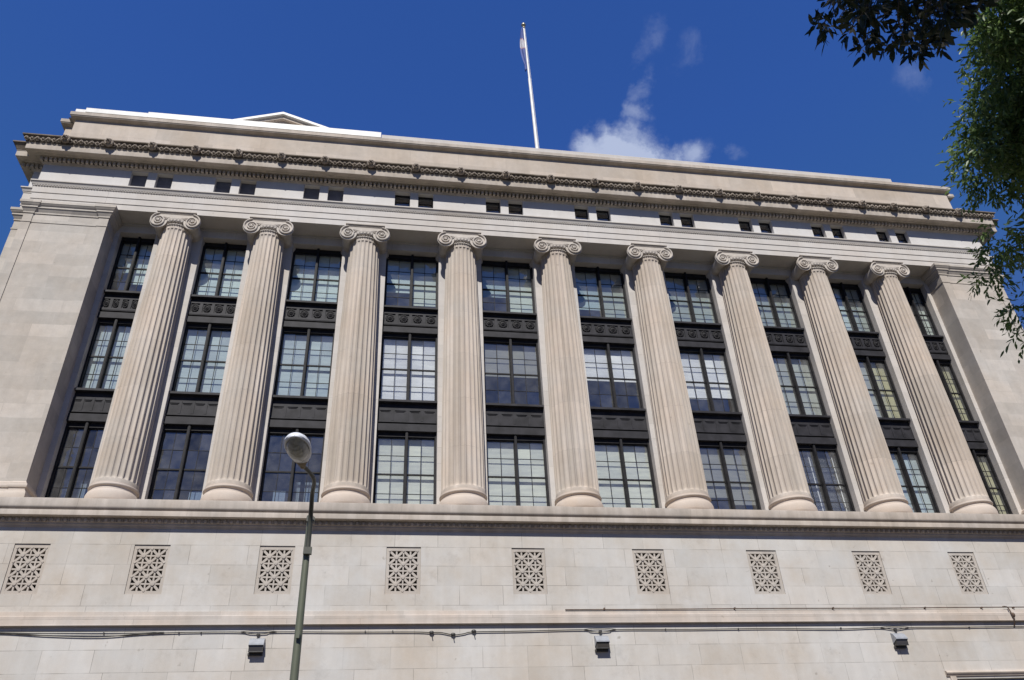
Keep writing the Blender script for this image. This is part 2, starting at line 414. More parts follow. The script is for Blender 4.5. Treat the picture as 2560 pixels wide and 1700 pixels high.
# podium cornice
mb = MB()
prof = [(-1.1,-.53),(.40,-.53),(.405,-.56),(.40,-.76),(.392,-.79),(.375,-.815),(.35,-.835),(.325,-.85),(.315,-.87),(.34,-.872),(.345,-.90),(.34,-1.03),(.13,-1.035),(.12,-1.05),(.11,-1.16),(.08,-1.17),(.07,-1.22),(.03,-1.25),(.02,-1.29),(0,-1.30)]
mb.sweep([(-21.4,YB),(-21.4,WY),(21.4,WY),(21.4,YB)], prof)
x = -21.3
while x < 21.3:                       # egg moulding under the corona
    mb.ball((x, WY-.125, -1.10), (.062,.05,.07), 7, 5); mb.box(x+.085, x+.105, WY-.15, WY-.11, -1.16, -1.04); x += .19
mb.build('podium_cornice', ST_CORN, B, smooth=40)
# terrace behind podium edge
mb = MB(); mb.quad((-21.4,WY,-.532), (21.4,WY,-.532), (21.4,3,-.532), (-21.4,3,-.532)); mb.build('podium_floor', ST_PALE, B)

# ventilation grilles
def grille_mesh():
    mb = MB(); w, z0, z1 = gr_w, gr_z0, gr_z1
    y0 = WY+.03; yb = WY+.14
    fr = .105
    # frame
    for a in ((-w/2+.003,-w/2+fr,z0+.003,z1-.003), (w/2-fr,w/2-.003,z0+.003,z1-.003)): mb.box(a[0],a[1],y0,yb,a[2],a[3])
    mb.box(-w/2+fr,w/2-fr,y0,yb,z0+.003,z0+fr); mb.box(-w/2+fr,w/2-fr,y0,yb,z1-fr-.01,z1-.003)
    x0, x1, a0, a1 = -w/2+fr, w/2-fr, z0+fr, z1-fr-.01
    cw, ch = (x1-x0)/2, (a1-a0)/3
    yf = y0+.012
    for i in range(5):
        xx = x0+cw*i/2; t = .022 if i % 2 == 0 else .026
        if 0 < i < 4: mb.box(xx-t, xx+t, yf, yb-.01, a0, a1)
    for j in range(7):
        zz = a0+ch*j/2
        if 0 < j < 6: mb.box(x0, x1, yf+.002, yb-.012, zz-.024, zz+.024)
    def bar(p, q, t):
        d = Vector((q[0]-p[0], q[1]-p[1])); n = Vector((-d.y, d.x)).normalized()*t
        vs = [(p[0]+s*n.x, yy, p[1]+s*n.y) for yy in (yf-.004, yb-.014) for s in (1,-1)] + [(q[0]+s*n.x, yy, q[1]+s*n.y) for yy in (yf-.004, yb-.014) for s in (1,-1)]
        mb.add(vs, [(0,1,5,4),(2,6,7,3),(0,4,6,2),(1,3,7,5)])
    for i in range(2):
        for j in range(3):
            cx, cz = x0+cw*(i+.5), a0+ch*(j+.5)
            for sx in (-1,1):
                for sz in (-1,1): bar((cx, cz), (cx+sx*cw/2, cz+sz*ch/2), .036)
            mb.lathe([(.066,yf-.02),(.062,yf-.028),(.04,yf-.032)], 16, (cx,0,cz), 'y'); mb.lathe([(.066,yf-.02),(.066,yb-.02)], 16, (cx,0,cz), 'y', cap=False)
    for i in range(3):
        for j in range(4):
            cx, cz = x0+cw*i, a0+ch*j
            if i == 1 or j in (1, 2, 3):
                r_ = .06 if (i == 1 and j in (1, 2)) else .038
                mb.lathe([(r_,yf-.016),(r_*.9,yf-.024),(.03,yf-.028)], 16, (cx,0,cz), 'y'); mb.lathe([(r_,yf-.016),(r_,yb-.02)], 16, (cx,0,cz), 'y', cap=False)
    return mb
g0 = grille_mesh().build('vent_grille', ST_GRILLE, B, smooth=30)
mbb = MB(); mbb.box(-gr_w/2+.002, gr_w/2-.002, WY+.22, WY+.5, gr_z0+.002, gr_z1-.002)
v0 = mbb.build('grille_backing', DARKV, g0)
for b, x in enumerate(gx):
    if b == 0: g, v = g0, v0
    else:
        g = g0.copy(); v = v0.copy(); COL.objects.link(g); COL.objects.link(v); g.parent = B; v.parent = g
    g.location.x = x; g.scale.x = msc(b-.5)
# ground floor window surround at the lower right
mb = MB()
for (a0_, a1_, o) in ((11.40, 14.70, .0),):
    mb.sweep([(11.30,WY),(14.80,WY)], [(0,-5.70),(.07,-5.71),(.09,-5.735),(.10,-5.76),(.085,-5.80),(.05,-5.83),(.04,-5.86),(.0,-5.87)])
    mb.quad((11.30,WY,-5.70),(11.30,WY-.09,-5.735),(11.30,WY-.05,-5.83),(11.30,WY,-5.87))
mb.box(11.42, 11.62, WY-.045, WY+.0, -9.4, -5.865); mb.box(14.48, 14.68, WY-.045, WY, -9.4, -5.865)
sur = mb.build('window_surround', ST_WARM, B, smooth=30)
mb = MB(); mb.box(11.62,14.48,WY+.2,WY+.3,-9.4,-5.93); mb.build('ground_floor_window', GLASS_NAVY, B)

# entablature
mb = MB()
mb.sweep(plan(FY), [(-.82,11.50),(0,11.50),(0,11.775),(.025,11.778),(.025,12.07),(.05,12.073),(.05,12.38),(.07,12.385),(.075,12.41),(.07,12.43),(.095,12.445),(.105,12.48),(.135,12.545),(.15,12.57),(.17,12.575),(.17,12.625),(.0,12.645)])
x = -20.45
while x < 20.5:
    mb.ball((x, FY-.08, 12.41), (.036,.022,.03), 6, 4); x += .10
mb.build('architrave', ST_ARCH, B, smooth=28)
# frieze with small windows in pairs
att = []
for b in range(10):
    x = -6.726+(XS(b-.5)+6.726)*.969
    att += [(x-.80, x-.17, 12.745, 13.56), (x+.17, x+.80, 12.745, 13.56)]
mb = MB(); mb.wall(-20.5, 20.5, 12.635, 13.60, FY, att, .24)
for s in (-1, 1):
    mb.quad((s*20.5,FY,12.65), (s*20.5,FY+.45,12.65), (s*20.5,FY+.45,13.60), (s*20.5,FY,13.60))
    mb.quad((s*20.5,FY+.45,12.65), (s*21,FY+.45,12.65), (s*21,FY+.45,13.60), (s*20.5,FY+.45,13.60))
    mb.quad((s*21,FY+.45,12.65), (s*21,YB,12.65), (s*21,YB,13.60), (s*21,FY+.45,13.60))
mb.build('frieze', ST_FRIEZE, B)
slate = stone('slate_infill', (.15,.15,.17), (.19,.185,.20), None, var=.3, streak=.4)
for i, (a, b_, c, d) in enumerate(att):
    mb = MB(); y = FY+.20
    if i < 6:
        mb.box(a+.002, b_-.002, y, y+.06, c+.002, d-.002, 0); mb.build('infill_panel', slate, B)
    else:
        t = .045
        mb.box(a+.002, a+t, y, y+.06, c+.002, d-.002); mb.box(b_-t, b_-.002, y, y+.06, c+.002, d-.002)
        mb.box(a+t, b_-t, y, y+.06, d-.07, d-.002); mb.box(a+t, b_-t, y, y+.06, c+.002, c+.06)
        mb.box(a+t, b_-t, y+.01, y+.05, (c+d)/2-.015, (c+d)/2+.015)
        w = mb.build('frieze_window', IRON, B)
        mg = MB(); mg.quad((a+t,y+.03,c+.06), (b_-t,y+.03,c+.06), (b_-t,y+.03,d-.07), (a+t,y+.03,d-.07)); mg.build('pane', GLASS_NAVY, w)
        mg = MB(); mg.box(a+.003, b_-.003, y+.3, y+.34, c-.1, d+.1); mg.build('shade', DARKV, w)
# cornice: bed mould, dentils, corona
mb = MB()
mb.sweep(plan(FY), [(0,13.59),(.02,13.595),(.03,13.61),(.06,13.625),(.07,13.645),(.10,13.65),(.04,13.653),(.04,13.842),(.30,13.845),(.33,13.875),(.36,13.88),(.53,13.85),(.575,13.84),(.58,13.87),(.58,14.10),(.60,14.115),(.60,14.14),(.3,14.15)])
P = plan(FY); x = -20.62
while x < 20.64:
    mb.box(x, x+.098, FY-.205, FY-.03, 13.655, 13.835)
    mb.ball((x+.049, FY-.195, 13.73), (.046,.04,.06), 7, 5); x += .168
for s in (-1, 1):
    y = FY+.45+.1
    for q in range(5):
        xx = s*(20.66+.168*q); mb.box(min(xx,xx+s*.105), max(xx,xx+s*.105), FY+.45-.21, FY+.45-.08, 13.655, 13.835)
    y = FY+.30
    while y < 6:
        mb.box(min(s*21.08,s*21.21), max(s*21.08,s*21.21), y, y+.105, 13.655, 13.835); y += .168
mb.build('cornice', ST_CORN, B, smooth=35)
# carved gutter band with palmettes
mb = MB()
mb.sweep(plan(FY), [(.3,14.142),(.61,14.145),(.625,14.16),(.61,14.18),(.63,14.22),(.66,14.29),(.71,14.36),(.745,14.41),(.765,14.415),(.765,14.47),(.2,14.50),(-.3,14.51)])
x = -21.1; i = 0
rs = random.Random(3)
def palm(mb, x, y, j):
    if j % 2 == 0:
        for a in (-56, -30, 0, 30, 56):
            c, s_ = math.sin(R(a)), math.cos(R(a))
            mb.ball((x+c*.075, y-.035-.04*s_, 14.21+s_*.10), (.020,.032,.036+.022*s_), 6, 4, mi=1)
    else:
        for a in (-40, 0, 40):
            c, s_ = math.sin(R(a)), math.cos(R(a))
            mb.ball((x+c*.05, y-.03-.03*s_, 14.22+s_*.085), (.018,.03,.052), 6, 4, mi=1)
    mb.tube([(x-.09, y-.03, 14.32), (x-.07, y-.035, 14.24), (x-.025, y-.025, 14.19), (x+.025, y-.025, 14.19), (x+.07, y-.035, 14.24), (x+.09, y-.03, 14.32)], .015, 5, mi=1)
while x < 21.1:
    palm(mb, x, FY-.65, i); x += .20; i += 1
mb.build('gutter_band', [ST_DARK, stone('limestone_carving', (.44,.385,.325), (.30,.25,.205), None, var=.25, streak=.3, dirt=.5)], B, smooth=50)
# lion heads
def lion():
    mb = MB()
    mb.ball((0,.02,0), (.155,.10,.165), 16, 10, wob=.35, seed=2)       # mane
    for k in range(11):
        a = R(-40+k*26); mb.ball((math.cos(a)*.135, -.035, math.sin(a)*.14), (.042,.05,.042), 7, 5)
    mb.ball((0,-.07,.015), (.098,.10,.105), 12, 8)                     # face
    mb.ball((0,-.155,-.012), (.055,.065,.038), 10, 6)                  # muzzle
    mb.ball((0,-.20,.006), (.026,.02,.018), 8, 5)
    mb.ball((0,-.125,-.085), (.04,.045,.020), 8, 5)                    # lower jaw
    for s in (-1, 1):
        mb.ball((s*.048,-.145,.052), (.034,.024,.014), 8, 5)           # brow
        mb.ball((s*.044,-.15,.030), (.016,.014,.012), 6, 4)
        mb.ball((s*.10,-.04,.10), (.030,.022,.034), 7, 5)              # ear
        mb.ball((s*.06,-.12,-.02), (.032,.04,.032), 8, 5)              # cheek
    mb.ball((0,-.150,-.052), (.036,.04,.018), 8, 4, mi=1)
    return mb.build('lion_head', [stone('limestone_lion', (.42,.365,.31), (.33,.28,.235), None, var=.25, streak=.3, dirt=.6), DARKV], B, smooth=60)
l0 = lion()
HX = [-19.62,-18.02,-16.39,-14.75,-13.11,-11.42,-9.69,-7.82,-5.97,-4.1,-2.17,-.23,1.71,3.63,5.52,7.39,9.19,10.95,12.64,14.3,15.87,17.5,19.18]
for i, hx in enumerate(HX):
    l = l0 if i == 0 else l0.copy()
    if i: COL.objects.link(l); l.parent = B
    l.location = (-6.726+(hx+6.726)*1.004, FY-.74, 14.31); l.scale = (1.05,1.1,1.08)
    l.rotation_euler = (R(rs.uniform(-3,3)), 0, R(rs.uniform(-4,4)))

# attic storey and coping
AY = -.32
mb = MB(); pa = plan(AY, -.40)
mb.sweep(pa, [(.05,14.3),(.05,14.62),(.0,14.63),(0,16.5)]); mb.build('attic_wall', ST_WARM, B)
mb = MB(); mb.sweep(pa, [(0,16.48),(.03,16.50),(.06,16.50),(.17,16.56),(.18,16.60),(.20,16.605),(.20,16.78),(.15,16.785),(.0,16.80),(-.6,16.80)]); mb.build('coping', ST_CORN, B, smooth=30)
mb = MB(); mb.box(-7.50, 17.25, AY-.14, AY+.7, 16.803, 17.06); mb.box(17.25, 19.75, AY-.10, AY+.7, 16.803, 16.90)
mb.build('parapet_cap', ST_ARCH, B, bevel=.02)
mb = MB()
for (xa, xb_, ya, za, zb_) in ((-20.15,-19.75,-.16,16.81,16.98),(-19.75,-17.3,-.20,16.81,17.06),(-17.3,-7.52,-.20,16.81,17.13)): mb.box(xa, xb_-.003, AY+ya, AY+.8, za, zb_)
mb.build('white_parapet_flashing', WHITE_METAL, B)
mb = MB(); mb.quad((-20.4,AY,16.6), (20.4,AY,16.6), (20.4,YB,16.6), (-20.4,YB,16.6))
mb.quad((-21,YB,GZ), (21,YB,GZ), (21,YB,16.6), (-21,YB,16.6)); mb.build('roof', plain('roof_gravel', (.3,.29,.28), .95), B)
# small pediment standing on the roof
ap = (-12.02, 18.98); half = 3.7; base_z = 17.62; y0 = .45
mb = MB()
gx0, gx1 = ap[0]-half+.25, ap[0]+half-.25
mb.box(gx0, gx1, y0+.25, y0+6, 16.6, base_z)
mb.add([(gx0,y0+.25,base_z),(gx1,y0+.25,base_z),(ap[0],y0+.25,ap[1]-.12)], [(0,1,2)])
mb.box(gx0-.08, gx1+.08, y0+.12, y0+.25, base_z-.16, base_z-.02)
gab = mb.build('rooftop_gable', ST_WARM, B)
mb = MB()
for s in (-1, 1):
    e = Vector((ap[0]+s*half, base_z-.02)); a = Vector(ap); d = (a-e).normalized(); n = Vector((-d.y*s, d.x*s)) if s < 0 else Vector((d.y, -d.x))
    if n.y > 0: n = -n
    for (t0, t1, ya, yb_) in ((0,.13,y0-.02,y0+6), (.13,.30,y0+.10,y0+6)):
        q = [e+n*t0, a+Vector((0,-t0*1.04)), a+Vector((0,-t1*1.04)), e+n*t1]
        mi = 0 if t0 == 0 else 1
        mb.add([(p.x, yy, p.y) for yy in (ya, yb_) for p in q], [(0,1,2,3),(0,4,5,1),(3,2,6,7),(0,3,7,4)], mi)
mb.build('gable_roof', [WHITE_METAL, ST_WARM], gab)

# columns ----------------------------------------------------------------
def shaft_mesh():
    mb = MB(); nf, per = 24, 8
    zs = [(.22,.775,0),(.27,.772,0),(.31,.762,0),(.34,.758,0),(.36,.757,.5),(.40,.756,.85),(.46,.755,1)]
    z0, z1 = .6, 10.55
    for i in range(11):
        t = i/10; zs.append((z0+(z1-z0)*t, .755-.135*(t**1.6), 1))
    zs += [(10.66,.619,.9),(10.71,.618,.6),(10.735,.618,0),(10.78,.618,0),(10.83,.625,0),(10.86,.63,0)]
    nn = nf*per; vs = []
    for (z, r_, d) in zs:
        for i in range(nn):
            u = (i % per)/per; a = 2*PI*i/nn
            w = 0 if u < .13 else math.sqrt(max(0, 1-((u-.565)/.435)**2))
            rad = r_*(1-.085*d*w)
            vs.append((rad*math.cos(a), rad*math.sin(a), z))
    fs = [(j*nn+i, j*nn+(i+1) % nn, (j+1)*nn+(i+1) % nn, (j+1)*nn+i) for j in range(len(zs)-1) for i in range(nn)]
    mb.add(vs, fs); return mb
def base_mesh():
    mb = MB()
    prof = [(.3,-.43),(.80,-.43),(.835,-.40),(.855,-.33),(.86,-.23),(.85,-.14),(.82,-.06),(.785,-.02),(.785,0),(.762,.005),(.748,.03),(.748,.06),(.76,.085),(.785,.09),(.80,.10),(.815,.125),(.815,.15),(.80,.175),(.785,.18),(.785,.225),(.3,.225)]
    mb.lathe(prof, 72, cap=False); mb.box(-.86,.86,-.86,.86,-.531,-.431); return mb
def cap_mesh():
    mb = MB()
    # astragal, echinus with eggs
    mb.lathe([(.60,10.85),(.645,10.86),(.665,10.885),(.665,10.905),(.645,10.93),(.62,10.94),(.62,10.955),(.655,10.97),(.71,11.03),(.74,11.10),(.74,11.15),(.5,11.18)], 64, cap=False)
    for k in range(32):
        a = 2*PI*k/32; mb.ball((math.cos(a)*.70, math.sin(a)*.70, 11.04), (.048,.048,.07), 7, 5)
        a += PI/32; mb.ball((math.cos(a)*.69, math.sin(a)*.69, 11.03), (.014,.014,.06), 5, 4)
    for k in range(44):
        a = 2*PI*k/44; mb.ball((math.cos(a)*.662, math.sin(a)*.662, 10.895), (.03,.03,.026), 6, 4)
    # bolsters
    for s in (-1, 1):
        cx = s*.67
        pr = [(.30,-.64),(.325,-.62),(.33,-.58),(.305,-.54),(.27,-.42),(.235,-.25),(.225,-.12),(.25,-.08),(.25,.08),(.225,.12),(.235,.25),(.27,.42),(.305,.54),(.33,.58),(.325,.62),(.30,.64)]
        mb.lathe(pr, 40, (cx,0,11.045), 'y')
    for f in (-1, 1):                       # front and back faces
        for s in (-1, 1):
            cx = s*.67; cz = 11.045; pts = []; rads = []
            turns = 2.3; n = 90
            for i in range(n+1):
                t = i/n; a = PI/2 - s*t*turns*2*PI
                r_ = .345*math.exp(-1.35*t)*(1-.12*t)
                if i == n: r_ = r_
                pts.append((cx+math.cos(a)*r_, f*(.665+.03*t), cz+math.sin(a)*r_)); rads.append(.042*(1-.5*t))
            mb.tube(pts, rads, 8)
            # recessed channel floor of the scroll
            mb.lathe([(.345,f*.60),(.345,f*.645),(.2,f*.655),(.0,f*.665)], 40, (cx,0,cz), 'y', cap=False)
            mb.ball((cx, f*.69, cz), (.062,.035,.062), 14, 8)
        # canalis between the scrolls
        n = 16; top, bot = [], []
        for i in range(n+1):
            x = -.70+1.4*i/n; sag = math.cos(x/.70*PI/2)
            top.append((x, 11.40)); bot.append((x, 11.30-.13*sag-.10*(x/.70)**4))
        vs = [(x, f*.648, z) for x, z in top]+[(x, f*.655, (z+11.40)/2-.01) for x, z in bot]+[(x, f*.648, z) for x, z in bot]+[(x, f*.40, z) for x, z in bot]
        m_ = n+1; mb.add(vs, [(q*m_+i, q*m_+i+1, (q+1)*m_+i+1, (q+1)*m_+i) for q in range(3) for i in range(n)])
        mb.tube([(-.69, f*.665, 11.394), (.69, f*.665, 11.394)], .020, 6)
        mb.tube([(x, f*.665, z) for x, z in bot[1:-1]], .020, 6)
        mb.tube([(x, f*.668, z-.035) for x, z in bot[3:-3]], .012, 6)
        for s in (-1, 1):                   # small palmette in the corner
            for q in range(3): mb.ball((s*(.42-.05*q), f*(.66), 11.10+.035*q), (.035,.03,.028), 6, 4)
    mb.box(-.70,.70,-.66,.66,11.15,11.405)
    mb.lathe([(.4,11.395),(.745,11.40),(.745,11.415),(.78,11.44),(.80,11.45),(.80,11.497),(.4,11.498)], 4, a0=PI/4, a1=PI/4+2*PI, cap=False) if False else None
    for (h, za, zb_) in ((.73,11.405,11.425), (.76,11.425,11.455), (.79,11.455,11.498)): mb.box(-h,h,-h*.93,h*.93,za,zb_)
    return mb
sh0 = shaft_mesh().build('column', ST_COL, B, smooth=38)
ba0 = base_mesh().build('column_base', stone('limestone_base', (.55,.48,.42), (.55,.46,.38), None, var=.06, streak=.1), sh0, smooth=40)
ca0 = cap_mesh().build('capital', ST_CAP, sh0, smooth=45)
for i, x in enumerate(COLX):
    if i == 0: o = sh0
    else:
        o = sh0.copy(); COL.objects.link(o); o.parent = B
        for ch in (ba0, ca0): c = ch.copy(); COL.objects.link(c); c.parent = o
    k = msc(i)
    o.location = (x, 0, 0); o.scale = (k, .5+.5*k, 1)

# piers, lintels, end strips
PH = .88
for x in COLX:
    mb = MB(); mb.box(x-PH, x+PH, PY, .80, -.53, 11.08); mb.build('pier', ST_PALE, B)
mb = MB(); mb.box(-17.5, 17.5, PY-.004, .80, 11.08, 11.9); mb.build('lintel', ST_PALE, B)
mb = MB(); mb.box(-17.5, 17.5, PY-.05, PY-.004, 11.42, 11.60); mb.build('lintel_moulding', ST_PALE, B)
for s in (-1, 1):
    mb = MB(); mb.box(min(s*17.32,s*17.5), max(s*17.32,s*17.5), PY, .80, -.53, 11.08); mb.build('pier', ST_PALE, B)
# end pavilions (antae)
for s in (-1, 1):
    mb = MB()
    path = [(-17.5,.30),(-17.5,-.60),(-17.86,-.60),(-17.86,-.565),(-20.17,-.565),(-20.17,-.60),(-20.5,-.60),(-20.5,-.10),(-21,-.10),(-21,YB)]
    if s < 0: path = path[::-1]
    else: path = [(-a, b) for a, b in path]
    mb.sweep(path, [(0,-.53),(0,10.552)])
    mb.build('end_pier', ST_ANTA, B)
    mb = MB()
    mb.sweep(path, [(0,10.55),(.02,10.56),(.02,10.62),(.0,10.63),(.0,10.98),(.03,10.985),(.035,11.03),(.02,11.05),(.05,11.10),(.09,11.18),(.10,11.20),(.12,11.205),(.12,11.27),(.15,11.30),(.19,11.38),(.20,11.385),(.20,11.497),(-.3,11.498)])
    mb.build('end_pier_cap', ST_ANTA, B, smooth=30)
    mb = MB()
    mb.sweep(path, [(.10,-.53),(.10,-.45),(.12,-.42),(.135,-.36),(.135,-.25),(.12,-.18),(.09,-.14),(.09,-.12),(.06,-.115),(.05,-.07),(.06,-.03),(.085,-.02),(.10,.02),(.10,.06),(.085,.10),(.05,.11),(.05,.15),(.02,.17),(.0,.21)])
    mb.build('end_pier_base', stone('limestone_pier_base', (.54,.48,.42), (.54,.46,.39), None, var=.06), B, smooth=40)
# soffit ceiling behind architrave is closed by the lintel; rooms behind the glass
mb = MB()
for z in (11.3, 7.9, 3.45, -.5): mb.box(-17.4, 17.4, .82, 6, z-.12, z+.1)
mb.quad((-17.4,6,-.5), (17.4,6,-.5), (17.4,6,11.3), (-17.4,6,11.3))
for x in [-17.4]+COLX+[17.4]: mb.box(x-.06, x+.06, .82, 6, -.5, 11.3)
mb.build('interior', ROOM, B)

# windows ----------------------------------------------------------------
rows = {'top': (11.08, 10.86, 10.26, 9.60, 8.95, 8.34), 'mid': (7.13, 6.94, 6.26, 5.55, 4.82, 4.11), 'low': (2.87, 2.66, 1.98, 1.26, .545, -.20)}
# blinds: (left drop, right drop, colour left, colour right)
BLD = {'top': [(.55,.75,'t','t'),(1,.95,'t','t'),(.98,.98,'t','t'),(.62,.86,'t','c'),(.60,1,'b','c'),(.75,1,'b','g'),(.95,.9,'g','g'),(.9,.95,'g','g'),(.95,.97,'t','g'),(.95,.97,'t','c')],
       'mid': [(1,1,'b','b'),(1,1,'b','b'),(1,1,'b','b'),(1,1,'w','w'),(.5,.5,'d','d'),(.5,.5,'w','w'),(.73,.70,'w','w'),(1,1,'g','g'),(1,1,'g','y'),(1,1,'g','y')],
       'low': [(0,0,'w','w'),(0,0,'w','w'),(0,.0,'w','w'),(1,1,'c','c'),(1,1,'c','c'),(1,1,'c','c'),(.68,.78,'d','d'),('v','v','w','w'),(1,1,'b','b'),(1,1,'g','y')]}
edges = [-17.32]+[e for x in COLX for e in (x-PH, x+PH)]+[17.32]
rb = random.Random(11)
for b in range(10):
    xl, xr = edges[2*b]+.003, edges[2*b+1]-.003
    xc, h = (xl+xr)/2, (xr-xl)/2
    for row, (zo, zt, m1, me_, m3, zb) in rows.items():
        mb = MB(); fw = .062; mw = .046
        zbot = zb-.09 if row != 'low' else -.52
        yf, yb_ = .56, .74
        mb.box(xl, xl+fw, yf, yb_, zbot, zo-.003); mb.box(xr-fw, xr, yf, yb_, zbot, zo-.003)
        mb.box(xl+fw, xr-fw, yf+.02, yb_, zt+.035, zo-.003); mb.box(xl+fw, xr-fw, yf+.06, yb_-.02, zt, zt+.035)
        mb.box(xc-mw, xc+mw, yf-.06, yb_-.002, zbot, zo-.004); mb.box(xc-.028, xc+.028, yf-.075, yf-.06, zbot, zo-.006)
        mb.box(xl+fw, xr-fw, yf+.03, yb_-.01, zbot, zb)
        for (a, c) in ((xl+fw, xc-mw), (xc+mw, xr-fw)):
            mb.box(a, a+.018, .655, .69, zb, zt); mb.box(c-.018, c, .655, .69, zb, zt)      # sash stiles
            mb.box(a+.018, c-.018, .63, .69, me_-.026, me_+.026)
            cx = (a+c)/2; mb.box(cx-.010, cx+.010, .656, .685, zb, zt)
            for z in (m1, m3): mb.box(a+.018, c-.018, .657, .684, z-.010, z+.010)
        w = mb.build('window', IRON, B)
        if row == 'top': gm = GLASS_TEAL
        elif row == 'low' and b < 3: gm = GLASS_NAVY
        else: gm = GLASS_CLEAR
        mg = MB()
        for (a, c) in ((xl+fw, xc-mw), (xc+mw, xr-fw)):
            for (a2, c2) in ((a, (a+c)/2-.001), ((a+c)/2+.001, c)):
                for (za, zb2) in ((zb, m3), (m3, me_), (me_, m1), (m1, zt)):
                    dy = rb.uniform(-.006,.006); dz = rb.uniform(-.007,.007)
                    mg.quad((a2,.668-dy-dz,za+.001), (c2,.668+dy-dz,za+.001), (c2,.668+dy+dz,zb2-.001), (a2,.668-dy+dz,zb2-.001))
        mg.build('glass', gm, w)
        dl, dr, cl, cr_ = BLD[row][b]
        if row == 'low' and b < 3:  # pale upright wavy strips set behind the lower sash panes
            strips = {0: [(-.26,-.10,.75), (.12,.34,.78)], 1: [(-.30,-.24,.25), (.30,.72,.55), (.78,.82,.2)], 2: [(-.60,-.20,.62), (.10,.26,.85), (.42,.66,.85), (.70,.92,.85)]}[b]
            for q, (u0, u1, hh) in enumerate(strips):
                mc = MB(); zt_ = zb+(me_-zb)*hh; n = 10
                vs = [(xc+(u0+(u1-u0)*i_/n), .98+.018*math.sin(i_*2.4), z_) for z_ in (zb-.3, zt_) for i_ in range(n+1)]
                mc.add(vs, [(i_, i_+1, n+2+i_, n+1+i_) for i_ in range(n)]); mc.build('pale_strip', BL['t'] if (b, q) in ((1,1),(2,0)) else BL['c'], w, smooth=80)
        for (a, c, drop, colr) in ((xl+fw-.02, xc-.02, dl, cl), (xc+.02, xr-fw+.02, dr, cr_)):
            if not drop: continue
            if drop == 'v':
                mv = MB(); z = zt-.02
                while z > zb: mv.add([(a,.80,z),(c,.80,z),(c,.835,z+.022),(a,.835,z+.022)], [(0,1,2,3)]); z -= .052
                for xx in (a+.15, c-.15): mv.box(xx-.02, xx+.02, .792, .796, zb, zt)
                mv.build('blind', BL['w'], w); continue
            mv = MB(); zlow = zt-(zt-zb)*drop-.02
            n = 24; y0_ = .80
            mv.box(a, c, y0_, y0_+.012, zlow+.03, zt+.1); mv.box(a, c, y0_-.012, y0_+.02, zlow, zlow+.03)
            mv.build('blind', BL[colr], w)
# spandrels
def rosette_mesh():
    mb = MB()
    mb.lathe([(.05,-.045),(.075,-.04),(.085,-.02),(.10,-.018),(.125,-.035),(.15,-.03),(.165,0)], 28, axis='y', cap=False)
    mb.ball((0,-.035,0), (.05,.03,.05), 12, 6)
    for k in range(12):
        a = 2*PI*k/12; mb.ball((math.cos(a)*.152, -.012, math.sin(a)*.152), (.032,.028,.032), 6, 4)
    return mb
ros0 = None
for b in range(10):
    xl, xr = edges[2*b]+.003, edges[2*b+1]-.003; xc, h = (xl+xr)/2, (xr-xl)/2
    for (zs_, zp1, zp0, zg, zf, kind) in ((8.34,8.05,7.49,7.38,7.13,'r'), (4.11,3.81,3.25,3.15,2.87,'p')):
        mb = MB()
        mb.box(xl, xr, .36, .56, zs_-.10, zs_-.03); mb.box(xl, xr, .385, .56, zs_-.03, zs_+.0)      # sill
        mb.box(xl, xr, .52, .60, zp1, zs_-.10)
        mb.box(xl, xr, .50, .60, zp0, zp1); mb.box(xl, xr, .47, .60, zp0-.03, zp0)
        mb.box(xl, xr, .54, .60, zg, zp0-.03); mb.box(xl, xr, .45, .60, zf, zg)
        if kind == 'r':
            n = 4; st = .055
            for k in range(5):
                x = xl+(xr-xl)*k/4; mb.box(max(xl,x-st), min(xr,x+st), .462, .50, zp0+.09, zp1-.06)
            mb.box(xl, xr, .460, .50, zp0+.0, zp0+.09); mb.box(xl, xr, .460, .50, zp1-.06, zp1)
        else:
            for k in range(4):
                x0_ = xl+(xr-xl)*(k+.5)/4; w_ = (xr-xl)/4*.36
                mb.box(x0_-w_, x0_+w_, .475, .50, zp1-.11, zp1-.085); mb.box(x0_-w_*.8, x0_+w_*.8, .482, .50, zp1-.16, zp1-.145)
            for k in range(5):
                x = xl+(xr-xl)*k/4; mb.box(max(xl,x-.04), min(xr,x+.04), .482, .50, zp0+.04, zp1-.03)
            mb.box(xl, xr, .488, .50, zp0, zp0+.04)
        sp = mb.build('spandrel_panel', IRON2, B)
        if kind == 'r':
            for k in range(4):
                x = xl+(xr-xl)*(k+.5)/4
                if ros0 is None: ros0 = r_ = rosette_mesh().build('rosette', IRON, sp, smooth=40)
                else: r_ = ros0.copy(); COL.objects.link(r_); r_.parent = sp
                r_.location = (x, .497, (zp0+zp1)/2+.02); sc = min(1, h/1.11)*.98; r_.scale = (sc, 1.3, 1.05)

# ------------------------------------------------------------------ flagpole and flag
fp = tag(empty('flagpole', (.47, 3.0, 16.6)), 'tall tapering white flagpole with a gilt ball rising from the roof', 'flagpole')
mb = MB(); mb.lathe([(.10,0),(.10,.3),(.095,.3),(.088,5),(.075,9),(.072,10.2),(.055,10.25),(.045,15.05)], 20)
mb.tube([(.11,-.03,.2),(.10,-.03,8),(.06,-.03,14.9)], .008, 5)
mb.build('pole', plain('white_pole_paint', (.78,.77,.72), .45, 0, .12, 2), fp, smooth=40)
mb = MB(); mb.ball((0,0,15.28), .14, 16, 10); mb.lathe([(.05,14.98),(.09,15.0),(.09,15.05),(.05,15.08),(.05,15.16)], 16)
mb.build('finial', plain('gilt', (.42,.38,.28), .35, .6), fp, smooth=60)
fp.scale = (1, 1, .963); fp.rotation_euler.y = -.016
